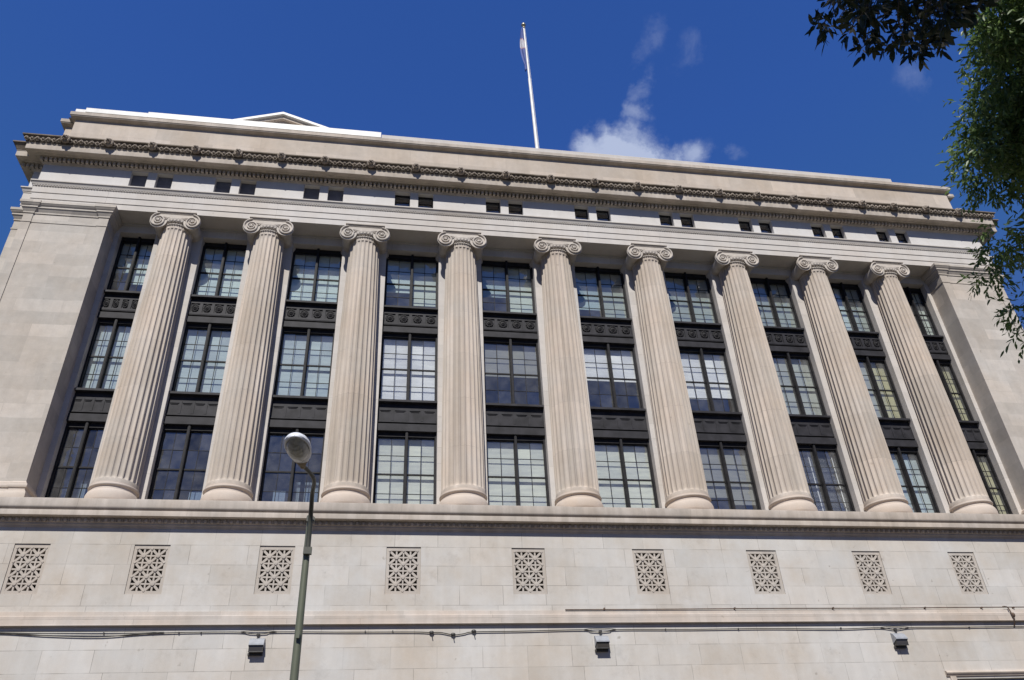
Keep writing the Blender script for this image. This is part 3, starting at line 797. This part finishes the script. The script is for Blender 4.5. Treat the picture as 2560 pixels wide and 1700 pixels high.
# flag: limp cloth hanging in folds beside the pole, pale disc on blue
def flag_mesh():
    nu, nv = 22, 40; vs = []
    for j in range(nv+1):
        t = j/nv; z = 14.85-3.9*t
        wid = .20+.34*math.sin(PI*min(1, t*1.15))**.8*(1 if t < .85 else (1-(t-.85)/.15*.85))
        for i in range(nu+1):
            u = i/nu
            x = -.02-.06*t - wid*(u**.9)*.55
            y = -.06+.09*math.sin(u*9+t*3.0)*(.3+.7*u)+.05*math.sin(u*17+t*6)
            x += .03*math.sin(u*14+t*4)
            vs.append((x, y, z-.18*u*t-.05*math.sin(u*6)))
    fs = [(j*(nu+1)+i, j*(nu+1)+i+1, (j+1)*(nu+1)+i+1, (j+1)*(nu+1)+i) for j in range(nv) for i in range(nu)]
    mb = MB(); mb.add(vs, fs); return mb
m, nt, b_ = newmat('flag_cloth')
tc = N(nt, 'ShaderNodeTexCoord'); sp_ = N(nt, 'ShaderNodeSeparateXYZ'); nt.links.new(tc.outputs['Object'], sp_.inputs[0])
mp = N(nt, 'ShaderNodeMapping'); mp.inputs['Location'].default_value = (.25*2.4, 0, -13.3*1.55); mp.inputs['Scale'].default_value = (2.4, 0, 1.55)
nt.links.new(tc.outputs['Object'], mp.inputs['Vector'])
ln = N(nt, 'ShaderNodeVectorMath', operation='LENGTH'); nt.links.new(mp.outputs[0], ln.inputs[0])
rp = N(nt, 'ShaderNodeValToRGB'); rp.color_ramp.interpolation = 'CONSTANT'; e = rp.color_ramp.elements
e[0].position = 0; e[0].color = (.50,.49,.54,1); e[1].position = .66; e[1].color = (.50,.22,.18,1)
e2 = e.new(.74); e2.color = (.085,.12,.33,1)
nt.links.new(ln.outputs['Value'], rp.inputs[0]); nt.links.new(rp.outputs[0], b_.inputs['Base Color']); b_.inputs['Roughness'].default_value = .8
fl = flag_mesh().build('flag', m, None, smooth=70, loc=(.45, 3.0, 16.6))
sm = fl.modifiers.new('thick', 'SOLIDIFY'); sm.thickness = .004
fl.scale = (1, 1, .963); fl.rotation_euler.y = -.016
tag(fl, 'limp blue flag with a pale disc hanging at the top of the white pole', 'flag')

# ------------------------------------------------------------------ street lamp
Lx, Ly = -7.955, -11.40
lamp = tag(empty('street_lamp', (Lx, Ly, GZ+.13)), 'green painted lamp post with a curved arm and a white cobra head lantern', 'street lamp')
lz = GZ+.13
green = plain('green_grey_paint', (.115,.125,.085), .45, 0, .12, 1.5, .5)
mb = MB(); H = -4.96-lz
mb.lathe([(.19,0),(.19,.04),(.115,.05),(.11,.5),(.090,.52),(.072,3.5),(.053,H-.06),(.058,H-.06),(.058,H),(.04,H+.015)], 28)
mb.box(-.028,.028,-.128,-.09,4.75,4.86)
mb.build('pole', green, lamp, smooth=35)
NK = Vector((-8.02,-12.98,-4.70))-Vector((Lx, Ly, lz))
A0 = Vector((.02,-.085,H-.62)); A1 = Vector((.03,-.13,H-.02)); A2 = Vector((.06,-.45,H+.28)); pts = []
ctrl = [A0, Vector((.02,-.13,H-.30)), Vector((.025,-.24,H-.03)), Vector((.05,-.62,H+.16)), Vector((.09,-1.1,H+.235)), NK]
for i in range(len(ctrl)-1):
    p0 = ctrl[max(i-1,0)]; p1 = ctrl[i]; p2 = ctrl[i+1]; p3 = ctrl[min(i+2,len(ctrl)-1)]
    for q in range(8):
        t = q/8; pts.append(.5*((2*p1)+(p2-p0)*t+(2*p0-5*p1+4*p2-p3)*t*t+(3*p1-p0-3*p2+p3)*t**3))
pts.append(ctrl[-1])
mb = MB(); mb.tube(pts, [.045-.013*i/len(pts) for i in range(len(pts))], 12)
mb.box(-.05,.09,-.13,-.05,H-.72,H-.60); mb.box(-.05,.09,-.13,-.05,H-.14,H-.06)
mb.build('arm', plain('dark_green_paint', (.06,.062,.048), .5, 0, .3, 3), lamp, smooth=40)
# head
hd = Vector((-.06,-1.0,.03)).normalized(); side = hd.cross(Vector((0,0,1))).normalized(); upv = side.cross(hd)
secs = [(-.06,.045,.04,.045),(.0,.055,.05,.05),(.08,.075,.06,.06),(.18,.12,.085,.055),(.30,.165,.115,.03),(.42,.192,.135,.015),(.58,.205,.145,.008),(.74,.200,.14,.005),(.86,.172,.12,.005),(.94,.13,.09,.005),(.985,.07,.05,.005),(1.0,.01,.01,.005)]
mb = MB(); seg = 24; vs = []
for (t, w, hu, hdn) in secs:
    for k in range(seg):
        a = 2*PI*k/seg; sx = math.cos(a)*w; sz = math.sin(a); sz = sz*hu if sz > 0 else sz*hdn
        vs.append(NK+hd*t+side*sx+upv*sz)
fs = [(i*seg+k, i*seg+(k+1) % seg, (i+1)*seg+(k+1) % seg, (i+1)*seg+k) for i in range(len(secs)-1) for k in range(seg)]
mi = []
mb.add(vs, fs); 
mb.m = [1 if i < 3 else 0 for i in range(len(secs)-1) for k in range(seg)]
def rim(w_, off, z): 
    return [NK+hd*(.62+math.cos(a)*(.375+off))+side*(math.sin(a)*(w_+off))+upv*z for a in [2*PI*k/40 for k in range(41)]]
mb.tube(rim(.185,0,-.008), .016, 8)
m_w = plain('lamp_white_enamel', (.68,.70,.74), .4, 0, .08, 4)
m_d = plain('lichen_grime', (.24,.20,.14), .9, 0, .7, 14, .2, .5)
head = mb.build('lamp_head', [m_w, m_d], lamp, smooth=50)
mb = MB(); nu, nv = 32, 8; vs = []
for j in range(nv+1):
    ph = PI/2*j/nv
    for i in range(nu):
        a = 2*PI*i/nu
        vs.append(NK+hd*(.60+math.cos(a)*.345*math.cos(ph))+side*(math.sin(a)*.172*math.cos(ph))-upv*(.012+.155*math.sin(ph)))
mb.add(vs, [(j*nu+i, j*nu+(i+1) % nu, (j+1)*nu+(i+1) % nu, (j+1)*nu+i) for j in range(nv) for i in range(nu)])
m, nt, b_ = newmat('lamp_glass')
b_.inputs['Base Color'].default_value = (.62,.62,.56,1); b_.inputs['Roughness'].default_value = .18; b_.inputs['Transmission Weight'].default_value = .72; b_.inputs['IOR'].default_value = 1.3
tc = N(nt, 'ShaderNodeTexCoord'); n1 = noise_node(nt, tc.outputs['Object'], 7, 5, .6, (1,3,1)); nt.links.new(ramp(nt, n1, .35, .65, (.30,.29,.25), (.80,.80,.74)), b_.inputs['Base Color'])
mb.build('lens', m, head, smooth=80)
mb = MB(); mb.ball(NK+hd*.60+upv*-.03, (.05,.14,.05), 12, 8); mb.build('bulb', plain('bulb', (.7,.7,.65), .3), head, smooth=80)

# ------------------------------------------------------------------ flood lights and cables on the wall
metal = plain('galvanised_grey', (.36,.37,.39), .45, .2, .12, 6)
dk = plain('dark_bronze_metal', (.045,.042,.038), .5, 0, .3, 6)
mm, nt, b_ = newmat('flood_glass'); b_.inputs['Base Color'].default_value = (.05,.045,.04,1); b_.inputs['Roughness'].default_value = .12
def flood(x, label):
    t = tag(empty('wall_floodlight', (x, WY, -4.78)), label, 'floodlight', 'floodlights on the base wall'); t.scale = (.96, .74, .88); t.location.z += .04
    # hood: sloping bright top, dark lamp face below
    w = .215; mb = MB()
    prof = [(0,.24),(-.02,.25),(-.16,.19),(-.33,.02),(-.33,-.02)]
    vs = [(s*w, y, z) for s in (-1,1) for y, z in prof]+[(s*w, y, z) for s in (-1,1) for y, z in ((0,-.10),)]
    n = len(prof)
    mb.add([(s*w, y, z) for s in (-1,1) for y, z in prof], [(i, i+1, n+i+1, n+i) for i in range(n-1)])
    for s in (-1,1):
        mb.add([(s*w, y, z) for y, z in prof]+[(s*w, 0, -.14)], [tuple(range(n+1))])
    mb.build('hood', metal, t)
    mb = MB(); mb.box(-w*.93, w*.93, -.27, 0, -.22, -.01); mb.box(-w, w, -.30, -.26, -.025, -.01); mb.box(-w*.98,w*.98,-.285,-.255,-.235,-.20)
    mb.box(-w*.95,-w*.86,-.283,-.26,-.22,-.02); mb.box(w*.86,w*.95,-.283,-.26,-.22,-.02)
    mb.box(-w*1.08,w*.9,-.10,0,-.30,-.22)
    mb.build('housing', dk, t, bevel=.006)
    mb = MB(); mb.box(-w*.84, w*.84, -.276, -.27, -.19, -.03); mb.build('lens', mm, t)
    mb = MB(); mb.lathe([(.055,0),(.055,-.075),(.03,-.08)], 16, (0,0,.37), 'y'); mb.tube([(0,-.04,.37),(0,-.05,.24)], .022, 8); mb.build('junction_box', dk, t, smooth=40)
flood(-10.02, 'grey box floodlight on the base wall just left of the lamp post')
flood(.10, 'grey box floodlight on the base wall below the middle stone grilles')
flood(10.0, 'grey box floodlight on the base wall toward the right, near the ground floor window hood')
def spl(ctrl, k=6):
    out = []; C_ = [Vector(c) for c in ctrl]
    for i in range(len(C_)-1):
        p0, p1, p2, p3 = C_[max(i-1,0)], C_[i], C_[i+1], C_[min(i+2,len(C_)-1)]
        for q in range(k):
            t = q/k; out.append(.5*((2*p1)+(p2-p0)*t+(2*p0-5*p1+4*p2-p3)*t*t+(3*p1-p0-3*p2+p3)*t**3))
    out.append(C_[-1]); return out
cab = tag(empty('wall_cable', (0, WY, -4.4)), 'thin dark electric cable sagging along the wall under the belt course', 'cable')
mb = MB(); yy = -.035
zc = lambda x: .02
z0 = .045
main = [(-21.2,z0),(-18,z0),(-16.9,z0+.02),(-15.6,z0-.06),(-14.3,z0-.10),(-13.2,z0-.03),(-12.3,z0),(-11.2,z0+.01),(-10.5,z0),(-10.25,z0-.04),(-10.02,z0-.05),(-9.8,z0-.04),(-9.5,z0),(-7.5,z0-.02),(-5.6,z0-.03),(-5.1,z0-.05),(-4.8,z0-.05),(-4.4,z0-.12),(-4.1,z0-.09),(-3.8,z0-.04),(-2.5,z0-.03),(-.5,z0),(-.2,z0-.05),(.10,z0-.07),(.4,z0-.05),(.7,z0),(3,z0-.01),(5.5,z0+.0),(8.0,z0-.03),(9.4,z0+.0),(10.0,z0-.06),(10.6,z0),(12,z0),(16,z0+.01),(21.2,z0)]
mb.tube(spl([(x, yy, z) for x, z in main]), .014, 6)
mb.tube(spl([(-16.9,yy,z0+.05),(-15.5,yy,z0+.045),(-13.5,yy,z0+.03),(-12.6,yy,z0+.01)]), .010, 5)
mb.tube(spl([(-16.9,yy,z0+.03),(-15.5,yy,z0-.01),(-14,yy,z0-.03),(-12.8,yy,z0+.0)]), .010, 5)
for cx in (-10.02, .10, 10.0): mb.tube(spl([(cx-.5,yy,z0+.01),(cx-.2,yy,z0+.035),(cx+.2,yy,z0+.035),(cx+.5,yy,z0+.01)]), .011, 5)
mb.build('cable', dk, cab, smooth=60)
for x, dz in ((-5.06,0),(-4.42,-.06),(-3.8,.03)):
    mb = MB(); mb.ball((x, yy-.01, z0-.05+dz), (.075,.045,.05), 10, 6); mb.tube([(x,yy-.02,z0-.06+dz),(x+.03,yy-.03,z0-.20+dz)], .016, 6); mb.build('fitting', dk, cab, smooth=50)
for x in (-14.2,-12.9,-12.2,-11.6,-7,-6.2,4.6,8.1,12.7,2.2):
    mb = MB(); mb.box(x-.014,x+.014,yy-.02,.03,z0-.022,z0+.018); mb.build('clip', dk, cab)
pipe = tag(empty('conduit', (0, WY, -3.74)), 'thin rusty brown conduit running along the top of the belt course at right', 'conduit')
rust = plain('rusty_conduit', (.10,.065,.045), .7, 0, .5, 5)
mb = MB(); mb.tube(spl([(-.95,-.07,-.02),(2,-.07,-.015),(6,-.07,-.0),(10,-.07,0),(14.2,-.07,.02),(21.2,-.07,.02)]), .017, 6)
mb.build('pipe', rust, pipe, smooth=60)
for x in (.3,4.6,8.0,11.3,13.4,14.6):
    mb = MB(); mb.box(x-.02,x+.02,-.09,.0,-.02,.035); mb.build('clip', rust, pipe)
drop = tag(empty('junction_cable', (14.3, WY, -4.0)), 'twisted cable with a small fitting dropping over the belt course at far right', 'cable')
mb = MB(); mb.tube(spl([(-.12,-.08,.29),(.03,-.09,.28),(.05,-.13,.18),(.06,-.15,.05),(.08,-.15,-.1),(.08,-.12,-.22),(.08,-.04,-.33)]), [.022]*37, 7)
mb.ball((.10,-.17,-.0), (.05,.05,.08), 9, 6); mb.ball((-.05,-.08,.29), (.09,.03,.028), 8, 5)
mb.build('cable', rust, drop, smooth=50)

# ------------------------------------------------------------------ trees
def leaf_mat(name, a, c, trans):
    m, nt, b_ = newmat(name)
    g = N(nt, 'ShaderNodeNewGeometry'); n1 = noise_node(nt, g.outputs['Position'], 6.0, 3, .6)
    oi = g.outputs['Random Per Island']
    c1 = mixrgb(nt, 'MIX', oi, tuple(a), tuple(c)); c1 = mixrgb(nt, 'MULTIPLY', 1, c1, ramp(nt, n1, .3, .7, (.7,.7,.7), (1.25,1.25,1.25)))
    nt.links.new(c1, b_.inputs['Base Color']); b_.inputs['Roughness'].default_value = .42; b_.inputs['Specular IOR Level'].default_value = .5
    tr = N(nt, 'ShaderNodeBsdfTranslucent'); nt.links.new(c1, tr.inputs[0])
    mx = N(nt, 'ShaderNodeMixShader'); mx.inputs[0].default_value = trans
    out = [n for n in nt.nodes if n.type == 'OUTPUT_MATERIAL'][0]
    nt.links.new(b_.outputs[0], mx.inputs[1]); nt.links.new(tr.outputs[0], mx.inputs[2]); nt.links.new(mx.outputs[0], out.inputs[0])
    return m
bark = plain('bark', (.10,.08,.06), .9, 0, .4, 8, .3, .6)
def leaves_build(name, arr, mat, parent, L, W, rng):
    """arr: n x 6 positions and directions; each leaf a folded lance shape of six points"""
    n = len(arr); P = arr[:, :3]; D = arr[:, 3:]; D = D/np.linalg.norm(D, axis=1, keepdims=True)
    rv = rng.normal(size=(n,3)); rv[:,2] += 1.2
    S = np.cross(D, rv); S /= np.linalg.norm(S, axis=1, keepdims=True); Nn = np.cross(S, D)
    l = L*rng.uniform(.65,1.15,(n,1)); w = W*rng.uniform(.75,1.15,(n,1)); cur = rng.uniform(.02,.16,(n,1))*l
    v = np.stack([P, P+D*l*.32+S*w*.5+Nn*w*.12, P+D*l*.32-S*w*.5+Nn*w*.12, P+D*l*.32,
                  P+D*l*.68+S*w*.42+Nn*(w*.12)-Nn*cur*.4, P+D*l*.68-S*w*.42+Nn*(w*.12)-Nn*cur*.4, P+D*l*.68-Nn*cur*.4, P+D*l-Nn*cur], axis=1).reshape(-1,3)
    fl_ = np.array([0,3,1, 0,2,3, 1,3,6, 1,6,4, 3,2,5, 3,5,6, 4,6,7, 6,5,7]).reshape(-1,3)
    idx = (fl_[None]+np.arange(n)[:,None,None]*8).reshape(-1)
    me = bpy.data.meshes.new(name); me.vertices.add(n*8); me.vertices.foreach_set('co', v.astype(np.float32).ravel())
    me.loops.add(len(idx)); me.loops.foreach_set('vertex_index', idx.astype(np.int32))
    nf = len(idx)//3; me.polygons.add(nf); me.polygons.foreach_set('loop_start', np.arange(nf, dtype=np.int32)*3); me.polygons.foreach_set('loop_total', np.full(nf,3,dtype=np.int32))
    me.update(calc_edges=True); me.materials.append(mat)
    o = bpy.data.objects.new(name, me); COL.objects.link(o); o.parent = parent; return o
def clump_leaves(c, r, twigs, per, rng, sag, spread=1.0, gap=.045):
    out = []
    for _ in range(twigs):
        d = rng.normal(size=3); d /= np.linalg.norm(d); d[2] = d[2]*.7
        p = np.array(c)+d*r*rng.uniform(.15,.75); q = d+np.array([0,0,-sag])*rng.uniform(.4,1.3)+rng.normal(size=3)*.35; q /= np.linalg.norm(q)
        for k in range(per):
            p = p+q*gap; q = q+np.array([0,0,-.10*sag]); q /= np.linalg.norm(q)
            s_ = rng.normal(size=3)*.55; s_ -= q*s_.dot(q)*.5
            out.append([*p, *(q*.75+s_+np.array([0,0,-.25*sag]))])
    return out
def limb(mb, a, b, r0, r1, rng, wob=.12, n=7):
    a, b = Vector(a), Vector(b); pts = []; Ld = (b-a).length
    for i in range(n+1):
        t = i/n; p = a.lerp(b, t)+Vector((0,0,Ld*.10*math.sin(t*PI)))
        if 0 < i < n: p += Vector(rng.normal(size=3)*wob*Ld*.12)
        pts.append(p)
    mb.tube(pts, [r0+(r1-r0)*i/n for i in range(n+1)], 8); return pts
RT = [(1.38,-20.89,0.16,0.26),(1.68,-20.62,0.44,0.28),(1.67,-20.51,0.33,0.27),(1.05,-20.74,-0.50,0.20),(1.36,-20.49,-0.28,0.29),(0.66,-20.82,-1.26,0.29),(0.82,-20.58,-1.08,0.25),(1.27,-20.17,-0.61,0.25),(0.77,-20.36,-1.25,0.20),(1.72,-19.60,-0.18,0.23),(0.77,-20.20,-1.52,0.28),(0.76,-20.11,-1.64,0.28),(0.77,-20.01,-1.74,0.26),(1.77,-19.15,-0.64,0.20),(0.90,-19.69,-1.76,0.22),(1.83,-18.91,-0.85,0.30),(1.93,-18.67,-0.80,0.23),(1.57,-18.85,-1.34,0.25),(1.92,-18.42,-1.03,0.22),(1.95,-18.25,-1.10,0.27),(1.14,-18.88,-2.18,0.29),(0.95,-18.91,-2.47,0.24),(0.76,-18.93,-2.73,0.21),(1.58,-18.22,-2.11,0.23),(1.14,-18.48,-3.72,0.30),(2.39,-17.34,-2.86,0.27),(2.18,-17.21,-2.99,0.20),(1.89,-17.38,-3.38,0.24),(2.48,-17.04,-3.72,0.22),(2.88,-16.77,-3.72,0.29),(2.02,-17.49,-4.48,0.23),(4.83,-19.24,-1.16,0.35),(2.87,-20.40,-1.22,0.58),(3.35,-18.69,0.64,0.49),(4.28,-18.62,0.30,0.34),(1.46,-21.72,-0.68,0.55),(5.62,-18.62,-2.39,0.50),(3.44,-20.43,1.54,0.36),(3.90,-19.56,0.78,0.60),(4.84,-18.69,-1.92,0.42),(3.49,-19.93,0.28,0.54),(4.30,-20.71,-0.94,0.50),(3.08,-21.22,1.08,0.39),(4.99,-19.49,-0.83,0.50),(4.46,-19.67,0.11,0.53),(4.51,-20.18,-0.68,0.56),(5.36,-18.36,-3.12,0.45),(2.93,-19.75,-3.06,0.33),(4.19,-19.49,-0.72,0.38),(4.98,-18.22,-0.85,0.39),(1.95,-21.40,0.50,0.40),(2.04,-21.91,-1.74,0.42),(2.88,-19.03,-3.75,0.42),(4.82,-19.62,-2.02,0.59),(2.74,-21.09,-2.37,0.32),(4.78,-16.05,-2.53,0.59),(3.77,-21.11,-1.34,0.46),(3.45,-21.07,-1.91,0.46),(2.14,-21.29,-2.28,0.55),(3.55,-18.21,-0.17,0.58),(3.59,-19.28,1.80,0.36),(3.71,-20.13,-0.13,0.45),(4.90,-18.82,-1.46,0.35),(2.49,-20.52,-1.07,0.41),(4.02,-18.66,-0.62,0.42),(2.98,-19.37,-4.80,0.47),(3.81,-19.51,-0.67,0.52),(3.89,-20.22,-2.14,0.43),(1.70,-21.47,-1.37,0.55),(4.17,-20.68,-0.23,0.54),(4.53,-21.01,1.75,0.59),(3.29,-20.12,-3.49,0.52),(4.33,-20.64,-0.80,0.36),(1.12,-21.41,-0.95,0.34),(2.82,-20.05,-2.91,0.57),(2.68,-19.31,-0.63,0.49),(3.69,-18.64,-1.69,0.57),(2.12,-18.87,-2.05,0.47),(1.93,-21.73,-1.12,0.35),(2.67,-18.47,-1.26,0.57),(4.48,-20.17,-0.38,0.33),(2.01,-20.43,-0.34,0.49),(3.57,-17.84,-2.54,0.56),(2.70,-20.12,-2.99,0.43),(3.83,-19.86,-1.67,0.32),(4.89,-21.32,1.13,0.42),(5.44,-17.95,-1.31,0.45),(3.62,-20.93,0.50,0.40),(1.98,-19.97,-0.98,0.45),(3.29,-19.24,-3.27,0.37),(1.69,-19.79,-2.26,0.35),(1.60,-21.39,-0.15,0.34),(1.34,-20.22,-1.87,0.33),(3.76,-18.33,-0.72,0.50),(2.88,-20.31,1.51,0.34),(1.71,-21.31,-0.34,0.48),(2.41,-20.16,-0.36,0.35),(4.89,-19.89,0.23,0.48),(4.83,-17.79,-2.48,0.59),(2.54,-21.25,-1.90,0.43),(2.88,-19.49,-0.08,0.32),(4.36,-17.69,-1.38,0.58),(4.36,-18.73,0.42,0.53),(3.06,-19.15,-1.83,0.57),(2.40,-20.11,0.52,0.38),(3.25,-20.52,-1.49,0.39),(5.17,-20.60,-0.07,0.56),(4.22,-17.95,-0.71,0.36),(5.53,-18.56,-2.21,0.38),(3.88,-20.15,-0.46,0.56),(3.39,-17.76,-2.44,0.32),(1.18,-21.18,-1.29,0.41),(5.69,-19.85,-0.52,0.55),(3.43,-19.75,-2.52,0.52),(5.22,-19.06,-2.32,0.57),(2.39,-18.77,-2.75,0.57),(3.46,-19.13,1.25,0.49),(2.29,-21.26,-1.00,0.53),(3.83,-20.77,1.55,0.55),(3.48,-18.11,-2.09,0.44),(3.56,-16.93,-2.68,0.40),(2.84,-18.08,-0.89,0.37),(2.56,-19.86,-3.30,0.52),(3.50,-20.21,-2.21,0.59),(3.20,-18.71,-3.74,0.58),(5.22,-18.05,-2.13,0.55),(2.39,-20.47,-2.50,0.53),(2.13,-20.43,-1.99,0.43),(3.11,-18.67,-1.46,0.51),(5.70,-17.74,-3.66,0.34),(3.85,-19.47,-3.47,0.43),(4.05,-19.51,-1.36,0.54),(2.60,-19.90,-0.03,0.56),(2.79,-20.90,1.18,0.39),(1.89,-20.85,0.74,0.35),(4.70,-20.00,-0.43,0.32),(2.34,-20.30,-1.58,0.33),(4.74,-17.10,-1.48,0.49),(5.58,-20.01,-0.54,0.53),(4.88,-20.58,1.09,0.44),(2.32,-20.82,-0.22,0.34),(2.98,-19.42,-4.70,0.38),(4.43,-20.28,0.08,0.42),(3.37,-20.54,0.75,0.59),(4.44,-19.06,0.75,0.48),(3.21,-20.44,-0.16,0.39),(3.15,-21.69,0.14,0.44),(4.17,-19.35,-2.22,0.34),(4.52,-19.19,0.55,0.52),(3.70,-19.12,-4.77,0.40),(2.54,-20.99,0.58,0.53),(4.31,-20.35,-1.36,0.40),(1.35,-19.41,-2.27,0.45),(2.60,-19.47,-1.34,0.35),(1.55,-20.16,-2.08,0.49),(2.41,-19.34,-0.54,0.37),(2.46,-19.97,-0.31,0.35),(1.43,-20.20,-2.96,0.31),(1.77,-19.51,-0.96,0.49),(1.62,-20.20,-0.65,0.33),(1.93,-18.95,-1.09,0.31),(2.53,-18.73,-1.51,0.38),(1.45,-20.26,-2.53,0.31),(1.93,-20.13,-0.67,0.32),(1.02,-20.83,-2.16,0.34),(1.71,-19.55,-1.90,0.33),(2.26,-18.54,-2.53,0.49),(2.75,-18.96,-0.89,0.31),(1.69,-19.79,-2.13,0.44),(2.18,-20.30,-0.50,0.39),(1.53,-19.06,-2.85,0.46),(2.95,-18.92,-1.28,0.31),(2.43,-19.13,-1.54,0.38),(1.35,-19.69,-1.10,0.41),(1.35,-18.93,-2.26,0.46),(1.92,-18.15,-2.21,0.50),(1.75,-19.66,-3.25,0.37),(1.28,-19.24,-2.63,0.34),(1.91,-19.01,-2.11,0.40),(1.39,-19.55,-2.30,0.35),(1.59,-20.29,-1.11,0.49),(1.68,-19.86,0.12,0.31),(2.12,-18.50,-2.05,0.34),(0.98,-20.07,-1.30,0.46),(3.34,-18.67,-1.76,0.49),(3.47,-18.22,-1.94,0.32),(1.81,-18.89,-2.44,0.34),(1.44,-20.32,-1.12,0.37),(1.07,-19.70,-2.11,0.44),(2.45,-18.95,-1.29,0.48)]
DB = [(-4.15,-22.60,-5.94),(-4.13,-22.48,-5.94),(-3.80,-22.23,-5.46),(-3.63,-22.15,-5.26),(-3.78,-22.33,-5.71),(-3.69,-22.30,-5.79),(-3.76,-22.42,-5.60),(-3.75,-22.36,-5.38),(-3.79,-22.49,-5.98),(-3.57,-22.41,-5.65),(-3.52,-22.36,-5.78),(-3.46,-22.40,-5.71),(-3.64,-22.54,-6.11),(-3.57,-22.55,-6.16),(-3.53,-22.52,-5.96),(-3.15,-22.26,-5.61),(-3.43,-22.56,-6.02),(-3.27,-22.49,-5.83),(-3.39,-22.60,-6.08),(-3.62,-22.73,-6.11),(-3.55,-22.78,-6.18),(-3.10,-22.52,-5.64),(-3.22,-22.55,-5.59),(-3.58,-22.63,-5.83),(-3.63,-22.43,-5.49),(-3.58,-22.33,-5.60),(-3.14,-22.39,-5.57),(-3.31,-22.33,-5.40),(-3.49,-22.55,-5.89),(-2.98,-22.50,-5.51),(-2.94,-22.54,-5.55),(-3.13,-22.74,-5.80),(-3.08,-22.57,-5.53),(-3.74,-22.50,-5.64),(-3.54,-22.71,-5.81),(-3.82,-22.59,-5.86),(-3.17,-22.53,-5.49),(-3.74,-22.82,-5.90),(-4.06,-22.72,-5.87),(-3.38,-22.61,-5.40),(-3.26,-22.63,-5.51),(-3.75,-22.66,-5.55),(-3.07,-22.55,-5.62),(-3.58,-22.87,-6.13),(-3.95,-22.65,-5.73),(-3.69,-22.79,-5.78),(-3.35,-22.79,-5.84),(-3.89,-22.61,-5.90),(-3.95,-22.62,-5.99),(-3.66,-22.66,-5.80),(-3.44,-22.41,-5.34),(-3.54,-22.44,-5.15),(-3.23,-22.66,-5.55),(-3.43,-22.76,-5.72),(-3.40,-22.75,-6.06),(-3.14,-22.42,-5.47),(-3.47,-22.57,-5.73),(-3.67,-22.43,-5.41),(-3.64,-22.95,-6.07),(-3.45,-22.76,-6.07),(-3.44,-22.48,-5.38),(-3.44,-22.50,-5.43),(-3.07,-22.61,-5.52)]
DB = [(x+.06, y, z+.05) for x, y, z in DB if x < -2.93]
# leafy street tree at the right edge
rng = np.random.default_rng(4)
t1 = tag(empty('street_tree', (5.6,-22.9,GZ)), 'dense green leafed street tree whose sunlit crown fills the right edge', 'tree')
base = Vector((5.6,-22.9,GZ)); fork = Vector((5.3,-22.0,-5.6))
mb = MB(); limb(mb, (0,0,0), fork-base, .26, .17, rng, .1)
hubs = [Vector(h) for h in ((2.6,-19.6,-1.2),(2.6,-19.2,-2.6),(3.0,-18.6,-3.6),(4.2,-19.5,-.2),(4.6,-18.6,-2.2),(3.4,-20.6,.4))]
for h in hubs: limb(mb, fork-base, h-base, .09, .035, rng, .16, 9)
for c in RT:
    cv = Vector(c[:3]); h = min(hubs, key=lambda q: (q-cv).length); limb(mb, h-base, cv-base, .018, .004, rng, .3, 6)
mb.build('trunk', bark, t1, smooth=60)
arr = []
for (x, y, z, r_) in RT:
    arr += clump_leaves((x-base.x, y-base.y, z-base.z), r_, int(50*(r_/.35)**2), 8, rng, .55, gap=.04)
leaves_build('crown', np.array(arr), leaf_mat('leaf_green', (.068,.13,.035), (.18,.255,.078), .45), t1, .115, .034, rng)
# near tree: a branch hanging in from above, in the shade of its own crown
t2 = tag(empty('overhanging_tree', (-2.2,-26.6,GZ)), 'near tree with a dark shaded leafy branch hanging in from the top right', 'tree')
base = Vector((-2.2,-26.6,GZ)); fork = Vector((-2.5,-25.6,-6.6))
mb = MB(); limb(mb, (0,0,0), fork-base, .24, .16, rng, .1)
hub = Vector((-3.2,-23.3,-5.05)); limb(mb, fork-base, hub-base, .06, .02, rng, .15, 9)
arr = []
for (x, y, z) in DB:
    cv = Vector((x, y, z)); limb(mb, hub-base, cv-base, .010, .003, rng, .5, 6)
    arr += clump_leaves((x-base.x, y-base.y, z-base.z), .05, 7, 3, rng, .7, gap=.022)
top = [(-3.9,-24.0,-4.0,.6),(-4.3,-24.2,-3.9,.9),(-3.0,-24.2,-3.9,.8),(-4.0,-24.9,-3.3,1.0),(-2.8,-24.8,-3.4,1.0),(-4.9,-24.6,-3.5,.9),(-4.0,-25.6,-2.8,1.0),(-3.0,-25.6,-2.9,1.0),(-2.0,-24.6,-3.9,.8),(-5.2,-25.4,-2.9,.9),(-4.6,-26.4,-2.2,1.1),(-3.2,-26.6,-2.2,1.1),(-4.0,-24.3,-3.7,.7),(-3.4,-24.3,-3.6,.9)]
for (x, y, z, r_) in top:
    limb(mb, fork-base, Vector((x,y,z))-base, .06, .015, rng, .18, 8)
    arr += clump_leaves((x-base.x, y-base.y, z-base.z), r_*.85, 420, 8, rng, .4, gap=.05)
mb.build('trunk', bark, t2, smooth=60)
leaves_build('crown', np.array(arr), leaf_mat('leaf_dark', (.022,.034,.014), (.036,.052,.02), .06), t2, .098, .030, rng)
